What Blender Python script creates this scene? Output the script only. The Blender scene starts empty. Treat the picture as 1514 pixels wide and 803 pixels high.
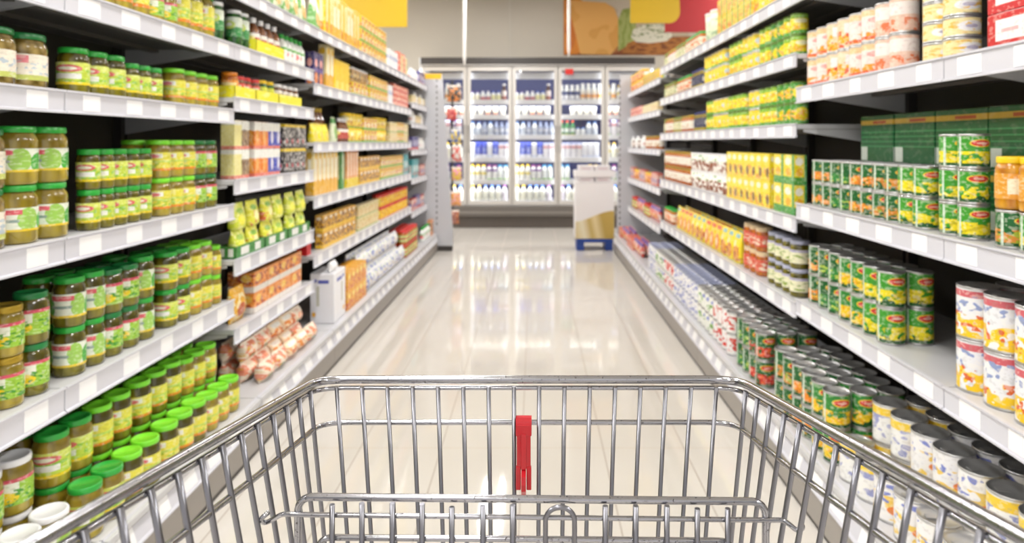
import bpy, bmesh, math, random
from mathutils import Vector, Matrix
random.seed(7)
PI = math.pi
SC = bpy.context.scene
COL = SC.collection
CAMH = 1.25            # camera height
FPX, VX, VY = 1000.0, 790.0, 211.0   # focal length and vanishing point, pixels of the 1514x803 frame

# ------------------------------------------------------------------ materials
def lin(c):
    if isinstance(c, str):
        c = c.lstrip('#'); c = [int(c[i:i+2], 16) for i in (0, 2, 4)]
    o = []
    for v in c[:3]:
        v /= 255.0
        o.append(v/12.92 if v <= .04045 else ((v+.055)/1.055)**2.4)
    return (*o, 1.0)

MATS = {}
def mat(name, col, rough=.5, metal=0.0, coat=0.0, emit=0.0, spec=.5):
    if name in MATS: return MATS[name]
    m = bpy.data.materials.new(name); m.use_nodes = True
    b = m.node_tree.nodes['Principled BSDF']
    b.inputs['Base Color'].default_value = lin(col)
    b.inputs['Roughness'].default_value = rough
    b.inputs['Metallic'].default_value = metal
    b.inputs['Coat Weight'].default_value = coat
    b.inputs['Specular IOR Level'].default_value = spec
    if emit:
        b.inputs['Emission Color'].default_value = lin(col)
        b.inputs['Emission Strength'].default_value = emit
    MATS[name] = m
    return m

class NT:
    def __init__(s, m): s.n = m.node_tree.nodes; s.l = m.node_tree.links
    def node(s, t, **k):
        n = s.n.new(t)
        for a, b in k.items(): setattr(n, a, b)
        return n
    def put(s, inp, v):
        if hasattr(v, 'links'): s.l.new(v, inp)
        else: inp.default_value = v
    def math(s, op, a, b=None, c=None):
        n = s.node('ShaderNodeMath', operation=op)
        for i, v in enumerate((a, b, c)):
            if v is not None: s.put(n.inputs[i], v)
        return n.outputs[0]
    def mix(s, f, a, b):
        n = s.node('ShaderNodeMix', data_type='RGBA')
        s.put(n.inputs[0], f); s.put(n.inputs[6], a); s.put(n.inputs[7], b)
        return n.outputs[2]

def printed(name, base, layers, rough=.38, rep=1, coat=.15, busy=.3):
    """printed paper or film: plain colour fields, ovals and mottled food pictures laid out on the label's own UVs"""
    if name in MATS: return MATS[name]
    m = mat(name, base, rough, coat=coat)
    t = NT(m); bsdf = t.n['Principled BSDF']
    uv = t.node('ShaderNodeUVMap').outputs[0]
    sp = t.node('ShaderNodeSeparateXYZ'); t.l.new(uv, sp.inputs[0])
    u, v = sp.outputs[0], sp.outputs[1]
    if rep != 1: u = t.math('FRACT', t.math('MULTIPLY', u, float(rep)))
    rnd = t.node('ShaderNodeObjectInfo').outputs['Random']
    cb = t.node('ShaderNodeCombineXYZ'); t.put(cb.inputs[0], u); t.put(cb.inputs[1], v)
    t.put(cb.inputs[2], t.math('MULTIPLY', rnd, 37.0))
    col = lin(base)
    for L in layers:
        k = L[0]
        if k == 'r':
            _, cu, cv, hu, hv, c = L
            f = t.math('COMPARE', v, cv, hv)
            if hu < .5: f = t.math('MULTIPLY', f, t.math('COMPARE', u, cu, hu))
        elif k == 'e':
            _, cu, cv, ru, rv, c = L
            a = t.math('DIVIDE', t.math('SUBTRACT', u, cu), ru)
            b = t.math('DIVIDE', t.math('SUBTRACT', v, cv), rv)
            f = t.math('LESS_THAN', t.math('ADD', t.math('MULTIPLY', a, a), t.math('MULTIPLY', b, b)), 1.0)
        else:
            _, sc, th, cv, hv, c = L
            nz = t.node('ShaderNodeTexNoise'); t.put(nz.inputs['Vector'], cb.outputs[0])
            nz.inputs['Scale'].default_value = sc; nz.inputs['Detail'].default_value = 1.0
            f = t.math('GREATER_THAN', nz.outputs[0], th)
            f = t.math('MULTIPLY', f, t.math('COMPARE', v, cv, hv))
        col = t.mix(f, col, lin(c))
    if busy:      # small printed artwork all over: pale and deep flecks of the label's own colour
        nz = t.node('ShaderNodeTexNoise'); t.put(nz.inputs['Vector'], cb.outputs[0]); nz.inputs['Scale'].default_value = 10; nz.inputs['Detail'].default_value = 2
        f1 = t.math('MULTIPLY', t.math('GREATER_THAN', nz.outputs[0], .57), busy); f2 = t.math('MULTIPLY', t.math('LESS_THAN', nz.outputs[0], .40), busy*.8)
        bl = lin(base); dk = (bl[0]*.45, bl[1]*.4, bl[2]*.35, 1)
        col = t.mix(f1, col, lin('#fbf7ea')); col = t.mix(f2, col, dk)
    t.put(bsdf.inputs['Base Color'], col)
    return m

def mottled(name, a, b, scale=40, rough=.12, coat=.6, stretch=.35, thr=None):
    """contents seen through a glass wall: two colours mottled"""
    if name in MATS: return MATS[name]
    m = mat(name, a, rough, coat=coat)
    t = NT(m)
    tc = t.node('ShaderNodeTexCoord')
    mp = t.node('ShaderNodeMapping'); t.l.new(tc.outputs['Object'], mp.inputs[0]); mp.inputs['Scale'].default_value = (1, 1, stretch)
    nz = t.node('ShaderNodeTexVoronoi'); t.l.new(mp.outputs[0], nz.inputs['Vector']); nz.inputs['Scale'].default_value = scale
    r = t.node('ShaderNodeValToRGB'); t.l.new(nz.outputs['Distance'], r.inputs[0])
    r.color_ramp.elements[0].color = lin(b); r.color_ramp.elements[1].color = lin(a)
    r.color_ramp.elements[1].position = .75
    t.l.new(r.outputs[0], t.n['Principled BSDF'].inputs['Base Color'])
    return m

# ------------------------------------------------------------------ mesh building
class G:
    def __init__(s): s.v, s.f, s.uv, s.mi, s.sm, s.mats = [], [], [], [], [], []
    def m(s, material):
        if material not in s.mats: s.mats.append(material)
        return s.mats.index(material)
    def face(s, idx, uvs, mi, smooth): s.f.append(idx); s.uv.append(uvs); s.mi.append(mi); s.sm.append(smooth)
    def loft(s, prof, material, seg=24, power=2.0, smooth=True, jit=0.0, flat=(), axis=None, at=(0, 0, 0), caps=True, repu=None):
        """rings (z, a, b): half width a in x, half depth b in y; u = .5 faces -Y"""
        mi = s.m(material); base = len(s.v)
        zs = [p[0] for p in prof]; z0, z1 = min(zs), max(zs); dz = (z1-z0) or 1
        for (z, a, b) in prof:
            for i in range(seg):
                t = 2*PI*(i/seg-.5)-PI/2
                c, q = math.cos(t), math.sin(t)
                e = 2.0/power
                x = math.copysign(abs(c)**e, c)*a; y = math.copysign(abs(q)**e, q)*b
                if jit: x += random.uniform(-jit, jit); y += random.uniform(-jit, jit)
                s.v.append((x+at[0], y+at[1], z+at[2]))
        n = len(prof)
        for j in range(n-1):
            va, vb = (prof[j][0]-z0)/dz, (prof[j+1][0]-z0)/dz
            for i in range(seg):
                k = (i+1) % seg
                if power > 2.0:      # flat goods: u runs across the width
                    aa = max(prof[j][1], 1e-5); ab = max(prof[j+1][1], 1e-5)
                    us = [.5+.5*(s.v[base+j*seg+i][0]-at[0])/aa, .5+.5*(s.v[base+j*seg+k][0]-at[0])/aa, .5+.5*(s.v[base+(j+1)*seg+k][0]-at[0])/ab, .5+.5*(s.v[base+(j+1)*seg+i][0]-at[0])/ab]
                else: us = [i/seg, (i+1)/seg, (i+1)/seg, i/seg]
                s.face((base+j*seg+i, base+j*seg+k, base+(j+1)*seg+k, base+(j+1)*seg+i), [(us[0], va), (us[1], va), (us[2], vb), (us[3], vb)], mi, smooth and j not in flat)
        if caps:
            s.face(tuple(base+i for i in reversed(range(seg))), [(.5, 0)]*seg, mi, False)
            s.face(tuple(base+(n-1)*seg+i for i in range(seg)), [(.5, 1)]*seg, mi, False)
        return s
    def lathe(s, prof, material, seg=24, **k): return s.loft([(z, r, r) for r, z in prof], material, seg, **k)
    def box(s, lo, hi, material, bev=0.0, mtx=None):
        mi = s.m(material)
        bm = bmesh.new(); bmesh.ops.create_cube(bm, size=1.0)
        sx, sy, sz = (hi[i]-lo[i] for i in range(3)); c = [(hi[i]+lo[i])/2 for i in range(3)]
        for v in bm.verts: v.co = Vector((v.co.x*sx, v.co.y*sy, v.co.z*sz))
        if bev: bmesh.ops.bevel(bm, geom=list(bm.edges), offset=min(bev, .45*min(sx, sy, sz)), segments=2, affect='EDGES', profile=.5)
        base = len(s.v); bm.verts.index_update()
        for v in bm.verts:
            p = Vector((v.co.x+c[0], v.co.y+c[1], v.co.z+c[2]))
            s.v.append(tuple(mtx @ p) if mtx else tuple(p))
        for f in bm.faces:
            n = f.normal; uvs = []
            for v in f.verts:
                q = v.co
                if abs(n.y) >= max(abs(n.x), abs(n.z)): w = (q.x/sx+.5, q.z/sz+.5)
                elif abs(n.x) >= abs(n.z): w = (q.y/sy+.5, q.z/sz+.5)
                else: w = (q.x/sx+.5, .97)
                uvs.append(w)
            s.face(tuple(base+v.index for v in f.verts), uvs, mi, False)
        bm.free(); return s
    def prism(s, pts, y0, y1, material, plane='xz', bev=0):
        """outline pts extruded between y0 and y1 along the third axis"""
        mi = s.m(material); base = len(s.v); n = len(pts)
        def P(p, h):
            return {'xz': (p[0], h, p[1]), 'xy': (p[0], p[1], h), 'yz': (h, p[0], p[1])}[plane]
        for p in pts: s.v.append(P(p, y0))
        for p in pts: s.v.append(P(p, y1))
        us = [(0, 0)]*n
        ar = sum(pts[i][0]*pts[(i+1) % n][1]-pts[(i+1) % n][0]*pts[i][1] for i in range(n))
        a, b = tuple(range(base, base+n)), tuple(range(base+n, base+2*n))
        xs = [p[0] for p in pts]; zs = [p[1] for p in pts]
        us = [((p[0]-min(xs))/((max(xs)-min(xs)) or 1), (p[1]-min(zs))/((max(zs)-min(zs)) or 1)) for p in pts]
        s.face(a, us, mi, False); s.face(tuple(reversed(b)), list(reversed(us)), mi, False)
        for i in range(n):
            k = (i+1) % n
            s.face((a[k], a[i], b[i], b[k]), [us[k], us[i], us[i], us[k]], mi, False)
        s.fix = True
        return s
    def tube(s, path, r, material, seg=10, closed=False, caps=True):
        mi = s.m(material); base = len(s.v); P = [Vector(p) for p in path]; n = len(P)
        def tan(i):
            if closed: return (P[(i+1) % n]-P[i-1]).normalized()
            if i == 0: return (P[1]-P[0]).normalized()
            if i == n-1: return (P[-1]-P[-2]).normalized()
            return ((P[i+1]-P[i]).normalized()+(P[i]-P[i-1]).normalized()).normalized()
        t = tan(0); ref = Vector((0, 0, 1)) if abs(t.z) < .9 else Vector((1, 0, 0))
        nrm = (ref-t*ref.dot(t)).normalized()
        for i in range(n):
            t = tan(i); nrm = (nrm-t*nrm.dot(t)).normalized(); bi = t.cross(nrm)
            for j in range(seg):
                a = 2*PI*j/seg
                s.v.append(tuple(P[i]+(nrm*math.cos(a)+bi*math.sin(a))*r))
        for i in range(n if closed else n-1):
            for j in range(seg):
                k = (j+1) % seg; i2 = (i+1) % n
                s.face((base+i*seg+j, base+i*seg+k, base+i2*seg+k, base+i2*seg+j), [(0, 0)]*4, mi, True)
        if caps and not closed:
            s.face(tuple(base+j for j in reversed(range(seg))), [(0, 0)]*seg, mi, False)
            s.face(tuple(base+(n-1)*seg+j for j in range(seg)), [(0, 0)]*seg, mi, False)
        return s
    def merge(s, o):
        b = len(s.v); s.v += o.v
        mp = [s.m(x) for x in o.mats]
        for f, u, mi, sm in zip(o.f, o.uv, o.mi, o.sm): s.face(tuple(i+b for i in f), u, mp[mi], sm)
        return s
    def mesh(s, name):
        me = bpy.data.meshes.new(name); me.from_pydata(s.v, [], s.f)
        for m_ in s.mats: me.materials.append(m_)
        me.polygons.foreach_set('material_index', s.mi); me.polygons.foreach_set('use_smooth', s.sm)
        ul = me.uv_layers.new(name='UVMap')
        ul.data.foreach_set('uv', [c for fu in s.uv for p in fu for c in p])
        if getattr(s, 'fix', False):
            bm = bmesh.new(); bm.from_mesh(me); bmesh.ops.recalc_face_normals(bm, faces=bm.faces); bm.to_mesh(me); bm.free()
        me.update(); return me

def link(name, data, parent=None, loc=(0, 0, 0), rz=0.0):
    o = bpy.data.objects.new(name, data); COL.objects.link(o)
    o.location = loc; o.rotation_euler = (0, 0, rz)
    if parent: o.parent = parent
    return o
def obj(name, g, parent=None, loc=(0, 0, 0), rz=0.0): return link(name, g.mesh(name), parent, loc, rz)
def tag(o, label, cat, group=None):
    o['label'] = label; o['category'] = cat
    if group: o['group'] = group
    return o
def struct(o): o['kind'] = 'structure'; return o
def empty(name, loc=(0, 0, 0), rz=0): 
    o = link(name, None, None, loc, rz); o.empty_display_size = .05; return o

# ------------------------------------------------------------------ basic materials
M_RAIL = mat('rail_grey', (213, 213, 221), .35)
M_TAG = mat('tag_paper', (250, 250, 252), .4)
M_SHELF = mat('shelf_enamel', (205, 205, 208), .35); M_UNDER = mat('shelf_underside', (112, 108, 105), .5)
M_BACK = mat('back_panel_grey', (70, 66, 62), .6)
M_PLINTH = mat('plinth_grey', (158, 152, 146), .4)
M_PANEL = mat('end_panel_grey', (205, 206, 212), .4)
M_DARK = mat('dark_metal', (62, 58, 56), .4)
M_HOLE = mat('slot_dark', (60, 60, 66), .7)
M_WHITE = mat('white_plastic', (246, 246, 248), .35)
M_STEEL = mat('tin_steel', (200, 200, 200), .3, metal=.85)
M_ALU = mat('door_frame_silver', (214, 210, 205), .35, metal=.35)

# ------------------------------------------------------------------ the room
def tile_floor():
    m = mat('floor_tiles', (226, 213, 195), .09, spec=.5)
    t = NT(m); b = t.n['Principled BSDF']
    tc = t.node('ShaderNodeTexCoord'); sp = t.node('ShaderNodeSeparateXYZ'); t.l.new(tc.outputs['Object'], sp.inputs[0])
    def joint(s, off, pitch, half):
        f = t.math('FRACT', t.math('DIVIDE', t.math('ADD', s, off), pitch))
        return t.math('COMPARE', f, .5, half)
    jx = joint(sp.outputs[0], .05+.1655, .331, .008)
    jy = joint(sp.outputs[1], .21, .662, .0035)
    nz = t.node('ShaderNodeTexNoise'); t.l.new(tc.outputs['Object'], nz.inputs['Vector']); nz.inputs['Scale'].default_value = 2.2; nz.inputs['Detail'].default_value = 5
    c = t.mix(nz.outputs[0], lin((226, 220, 212)), lin((236, 231, 224)))
    c = t.mix(jy, c, lin((205, 192, 176)))
    c = t.mix(jx, c, lin((186, 175, 164)))
    t.l.new(c, b.inputs['Base Color'])
    r = t.math('ADD', t.math('MULTIPLY', nz.outputs[0], .04), .035)
    r = t.math('ADD', r, t.math('MULTIPLY', t.math('MAXIMUM', jx, jy), .4))
    t.l.new(r, b.inputs['Roughness'])
    return m
struct(obj('floor', G().box((-7, -4, -.1), (7, 11, 0), tile_floor())))
struct(obj('ceiling', G().box((-7, -4, 3.6), (7, 11, 3.7), mat('ceiling_white', (225, 222, 216), .8))))
wb = G().box((-7, 10.8, 0), (-.395, 10.9, 3.6), mat('wall_taupe', (205, 198, 186), .8))
wb.box((-.39, 10.8, 0), (7, 10.9, 3.6), MATS['wall_taupe'])
struct(obj('wall_back', wb))
struct(obj('wall_left', G().box((-7.1, -4, 0), (-7, 11, 3.6), MATS['wall_taupe'])))
struct(obj('wall_right', G().box((7, -4, 0), (7.1, 11, 3.6), MATS['wall_taupe'])))

# ------------------------------------------------------------------ shelving
SF = {'L': 1.232, 'R': 1.075}; SB = {'L': 1.112, 'R': .908}; SGN = {'L': -1, 'R': 1}
RAILS = {
 'LA': [(1.84, 1.90), (1.59, 1.655), (1.327, 1.388), (.935, 1.002), (.541, .611)],
 'LB': [(1.84, 1.90), (1.59, 1.655), (1.378, 1.44), (1.035, 1.10), (.70, .77), (.42, .485)],
 'LC': [(1.84, 1.90), (1.52, 1.585), (1.195, 1.255), (.88, .95), (.55, .62)],
 'LD': [(1.84, 1.90), (1.60, 1.66), (1.40, 1.455), (1.12, 1.18), (.83, .89), (.49, .55)],
 'RA': [(1.82, 1.88), (1.41, 1.475), (.94, 1.005), (.55, .615)],
 'RB': [(1.82, 1.88), (1.56, 1.62), (1.27, 1.33), (.88, .945), (.53, .595)],
 'RC': [(1.755, 1.81), (1.48, 1.535), (1.14, 1.195), (.80, .86), (.47, .53)],
}
BAY = {'LA': [(.77, 1.77), (1.77, 2.77)], 'LB': [(2.77, 3.77)], 'LC': [(3.77, 4.77), (4.77, 5.77), (5.77, 6.77)], 'LD': [(6.77, 7.77)],
       'RA': [(.77, 1.77), (1.77, 2.77)], 'RB': [(2.77, 3.77), (3.77, 4.77), (4.77, 5.77)], 'RC': [(5.77, 6.77), (6.77, 7.77)]}
BASEZ = .20
NEARW = {('LA', 0): 'left shelving bay nearest the trolley handle, of tall pickle jars', ('LA', 1): 'left shelving bay of green-lidded pickle jars beside the trolley basket',
 ('LB', 0): 'left shelving bay of lime pouches and orange bags, after the pickle jars', ('LC', 0): 'left shelving bay of tall yellow pasta packs with white box below',
 ('LC', 1): 'left shelving bay of yellow and cream cartons, midway down the aisle', ('LC', 2): 'left shelving bay of red cartons and yellow cans, second from the far end',
 ('LD', 0): 'left shelving bay of small mixed goods touching the grey end panel',
 ('RA', 0): 'right shelving bay nearest the trolley handle, with red cartons', ('RA', 1): 'right shelving bay of green vegetable cans beside the trolley basket',
 ('RB', 0): 'right shelving bay of yellow-green cartons, after the green vegetable cans', ('RB', 1): 'right shelving bay of yellow pouches, midway down the aisle',
 ('RB', 2): 'right shelving bay of glass sauce jars, just past the yellow pouches', ('RC', 0): 'right shelving bay with lowered shelves, second from the far end', ('RC', 1): 'right shelving bay touching the far end panel by the white stand'}
RAILG = {}
def make_bay(code, k, d0, d1):
    sd = code[0]; s = SGN[sd]; S, B = SF[sd], SB[sd]; w = d1-d0; depth = .47
    e = empty('shelving_unit', (s*S, d0, 0))
    tag(e, NEARW[(code, k)], 'shelf', 'shelving bays along the left of the aisle' if sd == 'L' else 'shelving bays along the right of the aisle')
    X = lambda o: -s*o                         # outwards offset towards the aisle -> local x
    def bx(g, o0, o1, y0, y1, z0, z1, m, bev=0): 
        a, b = sorted((X(o0), X(o1))); return g.box((a, y0, z0), (b, y1, z1), m, bev)
    obj('back_panel', bx(G(), -depth-.03, -depth-.005, .002, w-.002, .0, 2.0, M_BACK), e)
    pb = S-B
    g = G(); bx(g, pb-.02, pb, .001, w-.001, .02, .118, M_PLINTH, .002); bx(g, pb-.035, pb-.006, .001, w-.001, 0, .03, M_DARK)
    obj('plinth', g, e)
    for yy in (.012, w-.032):
        g = G(); bx(g, -depth-.004, -depth+.03, yy, yy+.02, .0, 2.03, M_DARK)
        obj('upright', g, e)
    def shelf(z0, z1, of, dep, base=False):
        t = z1-.004
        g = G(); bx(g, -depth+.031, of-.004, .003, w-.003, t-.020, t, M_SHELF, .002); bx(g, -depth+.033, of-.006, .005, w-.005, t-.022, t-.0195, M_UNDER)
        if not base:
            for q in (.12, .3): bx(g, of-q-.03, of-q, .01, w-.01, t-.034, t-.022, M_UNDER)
            for yy in (.005, w-.009):            # side brackets that hook into the uprights
                a = [(X(-depth+.031), t-.022), (X(of-.03), t-.022), (X(of-.03), t-.032), (X(-depth+.031), t-.1)]
                g.prism(a, yy, yy+.004, M_SHELF)
        sh = obj('shelf', g, e)
        h = z1-z0; tilt = .028 if base else 0.0
        pr = [(0, 0), (.010, 0), (.010, .005), (.004, .007), (.004, h-.007), (.010, h-.005), (.010, h), (0, h)]
        pr = [(X(of-.001+o-tilt*(z/h)), z0+z) for o, z in pr]
        obj('price_rail', G().prism(pr, .002, w-.002, M_RAIL), sh)
        n = 5 if not base else 6
        tp = [(.0042, .009), (.0056, .009), (.0056, h-.009), (.0042, h-.009)]
        tp = [(X(of-.001+o-tilt*(z/h)), z0+z) for o, z in tp]
        me = {}
        for i in range(n):
            y = (i+.5)*w/n+random.uniform(-.012, .012)
            wd = random.choice((.036, .04, .046))
            if wd not in me: me[wd] = G().prism(tp, -wd, wd, M_TAG).mesh('price_tag')
            link('price_tag', me[wd], sh, (0, y, 0))
    for z0, z1 in RAILS[code]: shelf(z0, z1, 0.0, depth)
    shelf(.122, BASEZ+.008, pb, depth, True)
for code, bays in BAY.items():
    for k, (a, b) in enumerate(bays): make_bay(code, k, a, b)

# ------------------------------------------------------------------ goods: shapes
PROTO = {}
class Proto:
    def __init__(s, kind, desc, cat, parts, w, dep, h):
        s.kind, s.desc, s.cat, s.parts, s.w, s.dep, s.h = kind, desc, cat, parts, w, dep, h
        s.near = s.far = None
    def make(s, loc, rz, simple):
        if simple:
            if not s.far:
                g = G()
                for _, p in s.parts: g.merge(p)
                g.fix = any(getattr(p, 'fix', False) for _, p in s.parts)
                s.far = g.mesh(s.kind)
            return link(s.kind, s.far, None, loc, rz)
        if not s.near: s.near = [(n, p.mesh(n)) for n, p in s.parts]
        r = link(s.kind, s.near[0][1], None, loc, rz)
        for n, me in s.near[1:]: link(n, me, r)
        return r

def jar(key, kind, desc, r, h, lid, label, body, lz=(.2, .68), lidh=.016, lidr=.93, cat='jar'):
    b = G().lathe([(r*.86, 0), (r*.97, .003), (r, .009), (r, h*.74), (r*.97, h*.80), (r*.86, h*.865), (r*.84, h-lidh)], body, 26)
    L = G().lathe([(r+.0007, h*lz[0]), (r+.0007, h*lz[1])], label, 26, caps=False)
    lr = r*lidr
    l = G().lathe([(lr*.985, h-lidh), (lr, h-lidh+.002), (lr, h-.003), (lr*.96, h-.0005), (lr*.85, h-.0002), (lr*.82, h-.0016), (.001, h-.0016)], lid, 26, flat=(0,))
    PROTO[key] = Proto(kind, desc, cat, [('glass_body', b), ('label_wrap', L), ('lid', l)], 2*r, 2*r, h)
def can(key, kind, desc, r, h, label, ring=True, top=None, cat='can'):
    tm = top or M_STEEL
    b = G().lathe([(r*.94, 0), (r, .001), (r, .004), (r*.975, .006), (r*.975, h-.006), (r, h-.004), (r, h-.0005), (r*.955, h), (r*.93, h-.004), (r*.7, h-.0035), (r*.66, h-.005), (.001, h-.005)], tm, 26)
    if ring: b.box((-r*.2, -r*.62, h-.0038), (r*.2, -r*.1, h-.0022), tm, .001)
    L = G().lathe([(r*.982, .0065), (r*.982, h-.0065)], label, 26, caps=False)
    PROTO[key] = Proto(kind, desc, cat, [('tin_body', b), ('label_wrap', L)], 2*r, 2*r, h)
def carton(key, kind, desc, w, d, h, label, cat='box', flap=True):
    g = G().box((-w/2, -d/2, 0), (w/2, d/2, h-.0012), label, .0025)
    parts = [('carton_body', g)]
    if flap:
        f = G().box((-w/2+.002, -d/2+.002, h-.0014), (w/2-.002, -.0008, h), label, .0004)
        f.box((-w/2+.002, .0008, h-.0014), (w/2-.002, d/2-.002, h), label, .0004)
        parts.append(('top_flap', f))
    PROTO[key] = Proto(kind, desc, cat, parts, w, d, h)
def pouch(key, kind, desc, w, d, h, label, cat='packet'):
    a = w/2; b = d/2
    pr = [(0, a*.8, b*.75), (.006, a*.9, b*.95), (h*.15, a*.96, b), (h*.35, a*.98, b*.97), (h*.6, a*.98, b*.72), (h*.8, a*.99, b*.36), (h*.9, a, b*.1), (h*.93, a, .0014), (h, a, .0012)]
    g = G().loft(pr, label, 28, power=3.2, jit=.0012)
    PROTO[key] = Proto(kind, desc, cat, [('film', g)], w, d, h)
def pillow(key, kind, desc, w, d, h, label, cat='bag'):
    a = w/2; b = d/2
    pr = [(0, a, .0012), (h*.05, a, .0015), (h*.1, a*.97, b*.4), (h*.25, a*.93, b*.85), (h*.45, a*.92, b), (h*.65, a*.93, b*.9), (h*.84, a*.96, b*.5), (h*.92, a, .0016), (h, a, .0012)]
    g = G().loft(pr, label, 28, power=2.6, jit=.002)
    PROTO[key] = Proto(kind, desc, cat, [('film', g)], w, d, h)
def bottle(key, kind, desc, r, h, cap, label, body, neck=.38, lz=(.15, .55), capr=None, cat='bottle'):
    n = r*neck
    b = G().lathe([(r*.88, 0), (r, .006), (r, h*.6), (r*.93, h*.67), (n*1.25, h*.82), (n, h*.88), (n, h-.022)], body, 20)
    L = G().lathe([(r+.0007, h*lz[0]), (r+.0007, h*lz[1])], label, 20, caps=False)
    c = capr or n*1.25
    k = G().lathe([(c, h-.024), (c, h-.002), (c*.93, h), (.001, h)], cap, 20, flat=(0,))
    PROTO[key] = Proto(kind, desc, cat, [('bottle_body', b), ('label_wrap', L), ('cap', k)], 2*r, 2*r, h)
def tub(key, kind, desc, r, h, lid, label, cat='tub'):
    b = G().lathe([(r*.8, 0), (r*.83, .003), (r*.97, h-.01)], label, 24)
    l = G().lathe([(r, h-.011), (r, h-.002), (r*.97, h), (r*.9, h-.001), (.001, h-.001)], lid, 24, flat=(0,))
    PROTO[key] = Proto(kind, desc, cat, [('cup', b), ('lid', l)], 2*r, 2*r, h)

# ------------------------------------------------------------------ goods: prints
LIME, LIME2, YEL, GRN, WHT, PNK, RED, ORG, NAVY, CRM, BRN = '#c6da48', '#dbe66a', '#f6d91e', '#3fae35', '#f4f5ee', '#df5d6c', '#d01c24', '#f08a1e', '#27306e', '#f5e8c4', '#7a4a22'
P = printed
gl = mat('lid_green', '#2aa83c', .3, coat=.3); gb = mat('lid_lime', '#7ee02f', .3, coat=.3); gd = mat('lid_dark_green', '#157a3c', .3, coat=.3)
gw = mat('lid_white', '#f1f1f4', .3, coat=.3); go = mat('lid_gold', '#b89a34', .3, metal=.5); gr = mat('lid_red', '#d8302a', .3, coat=.3); gy = mat('lid_yellow', '#f7cf1d', .3)
gnv = mat('lid_navy', '#2a3272', .3); gbk = mat('lid_black', '#2a2726', .35); gsv = mat('lid_silver', '#a9aaa6', .3, metal=.6)
c_ol = mottled('gherkins_in_brine', '#46400c', '#968c28', 34); c_yo = mottled('pale_gherkins', '#7d6a1c', '#c9b445', 30); c_br = mottled('pickled_onions', '#5d4a1a', '#b59c5a', 44, stretch=1)
c_or = mottled('orange_sauce', '#a34a12', '#d98a35', 60, stretch=1); c_dg = mottled('dark_green_relish', '#1f4a22', '#4d8a3a', 50, stretch=1); c_fr = mottled('fruit_halves', '#b36a10', '#eab02c', 34, stretch=1)
c_cr = mottled('cream_sauce', '#c9a878', '#ecd9b0', 50, stretch=1); c_bn = mottled('brown_sauce', '#5a2c14', '#8f5a2c', 50, stretch=1)
p_g1 = P('gherkin_print', LIME, [('r', .5, .86, .5, .14, LIME2), ('n', 5, .56, .4, .3, '#8cc43c'), ('e', .5, .72, .3, .16, '#e0606a'), ('e', .5, .72, .2, .08, '#f7f3dd'), ('r', .5, .38, .28, .12, WHT), ('r', .5, .06, .5, .06, YEL)], rep=2)
p_g2 = P('gherkin_print_white', '#e9f0e0', [('e', .18, .4, .2, .42, GRN), ('e', .85, .5, .16, .5, '#9fcf5a'), ('r', .5, .82, .26, .1, PNK), ('r', .5, .45, .22, .06, '#8fa7a2'), ('r', .5, .05, .5, .05, '#f0cf2a')], rep=2)
p_g3 = P('gherkin_print_yellow', '#e7df4a', [('n', 6, .55, .25, .24, '#a9c93a'), ('r', .5, .8, .24, .12, WHT), ('e', .5, .78, .16, .1, '#e4707a'), ('r', .5, .5, .5, .05, '#c4dc62'), ('r', .5, .06, .5, .06, ORG)], rep=2)
p_g4 = P('gherkin_print_green', '#9ccb3f', [('r', .5, .7, .3, .22, '#eef3e2'), ('e', .5, .3, .3, .24, YEL), ('n', 7, .58, .3, .3, '#4c9a32'), ('r', .5, .93, .5, .07, '#d9506a')], rep=2)
p_g5 = P('onion_print', '#efe7d6', [('r', .5, .8, .3, .14, '#e1808a'), ('n', 6, .56, .4, .34, '#b9c6cf'), ('r', .5, .1, .5, .1, '#c9d26a')], rep=2)
p_slim = P('relish_print', '#e4efe0', [('r', .5, .25, .5, .25, '#2f8f46'), ('e', .5, .6, .26, .22, '#c9df63'), ('e', .5, .62, .14, .1, WHT)], rep=2)
jar('gj', 'gherkin_jar', 'lime-labelled green-lidded gherkin jar', .040, .130, gl, p_g1, c_ol)
jar('gjy', 'gherkin_jar', 'yellow-labelled green-lidded gherkin jar', .040, .130, gb, p_g3, c_yo)
jar('gjw', 'gherkin_jar', 'white-labelled green-lidded gherkin jar', .040, .135, gl, p_g2, c_ol)
jar('gjg', 'gherkin_jar', 'green-labelled gherkin jar', .040, .130, gd, p_g4, c_ol)
jar('gjB', 'gherkin_jar', 'large white-labelled green-lidded gherkin jar', .052, .146, gl, p_g2, c_yo, lz=(.22, .62))
jar('gjO', 'gherkin_jar', 'large pale-labelled gherkin jar', .052, .142, gd, p_g5, c_br, lz=(.16, .62))
jar('gjs', 'gherkin_jar', 'slim pink-striped gherkin jar', .0305, .116, gl, p_g1, c_ol)
jar('gjsy', 'gherkin_jar', 'slim yellow-labelled gherkin jar', .0305, .116, gb, p_g3, c_yo)
jar('gjd', 'gherkin_jar', 'gold-lidded gherkin jar', .040, .123, go, p_g4, c_yo)
jar('gjT', 'gherkin_jar', 'tall yellow-topped gherkin jar', .044, .172, gl, p_g3, c_yo, lz=(.2, .74))
jar('gjW', 'gherkin_jar', 'white-lidded gherkin jar', .045, .135, gw, p_g4, c_yo)
jar('gjL', 'gherkin_jar', 'bright lime-lidded gherkin jar', .043, .138, gb, p_g3, c_ol)
jar('gjD', 'gherkin_jar', 'dark-green-lidded gherkin jar', .043, .138, gl, p_g1, c_yo)
jar('rel', 'relish_jar', 'slim green relish jar', .034, .165, gw, p_slim, c_dg, lz=(.3, .8))
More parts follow.
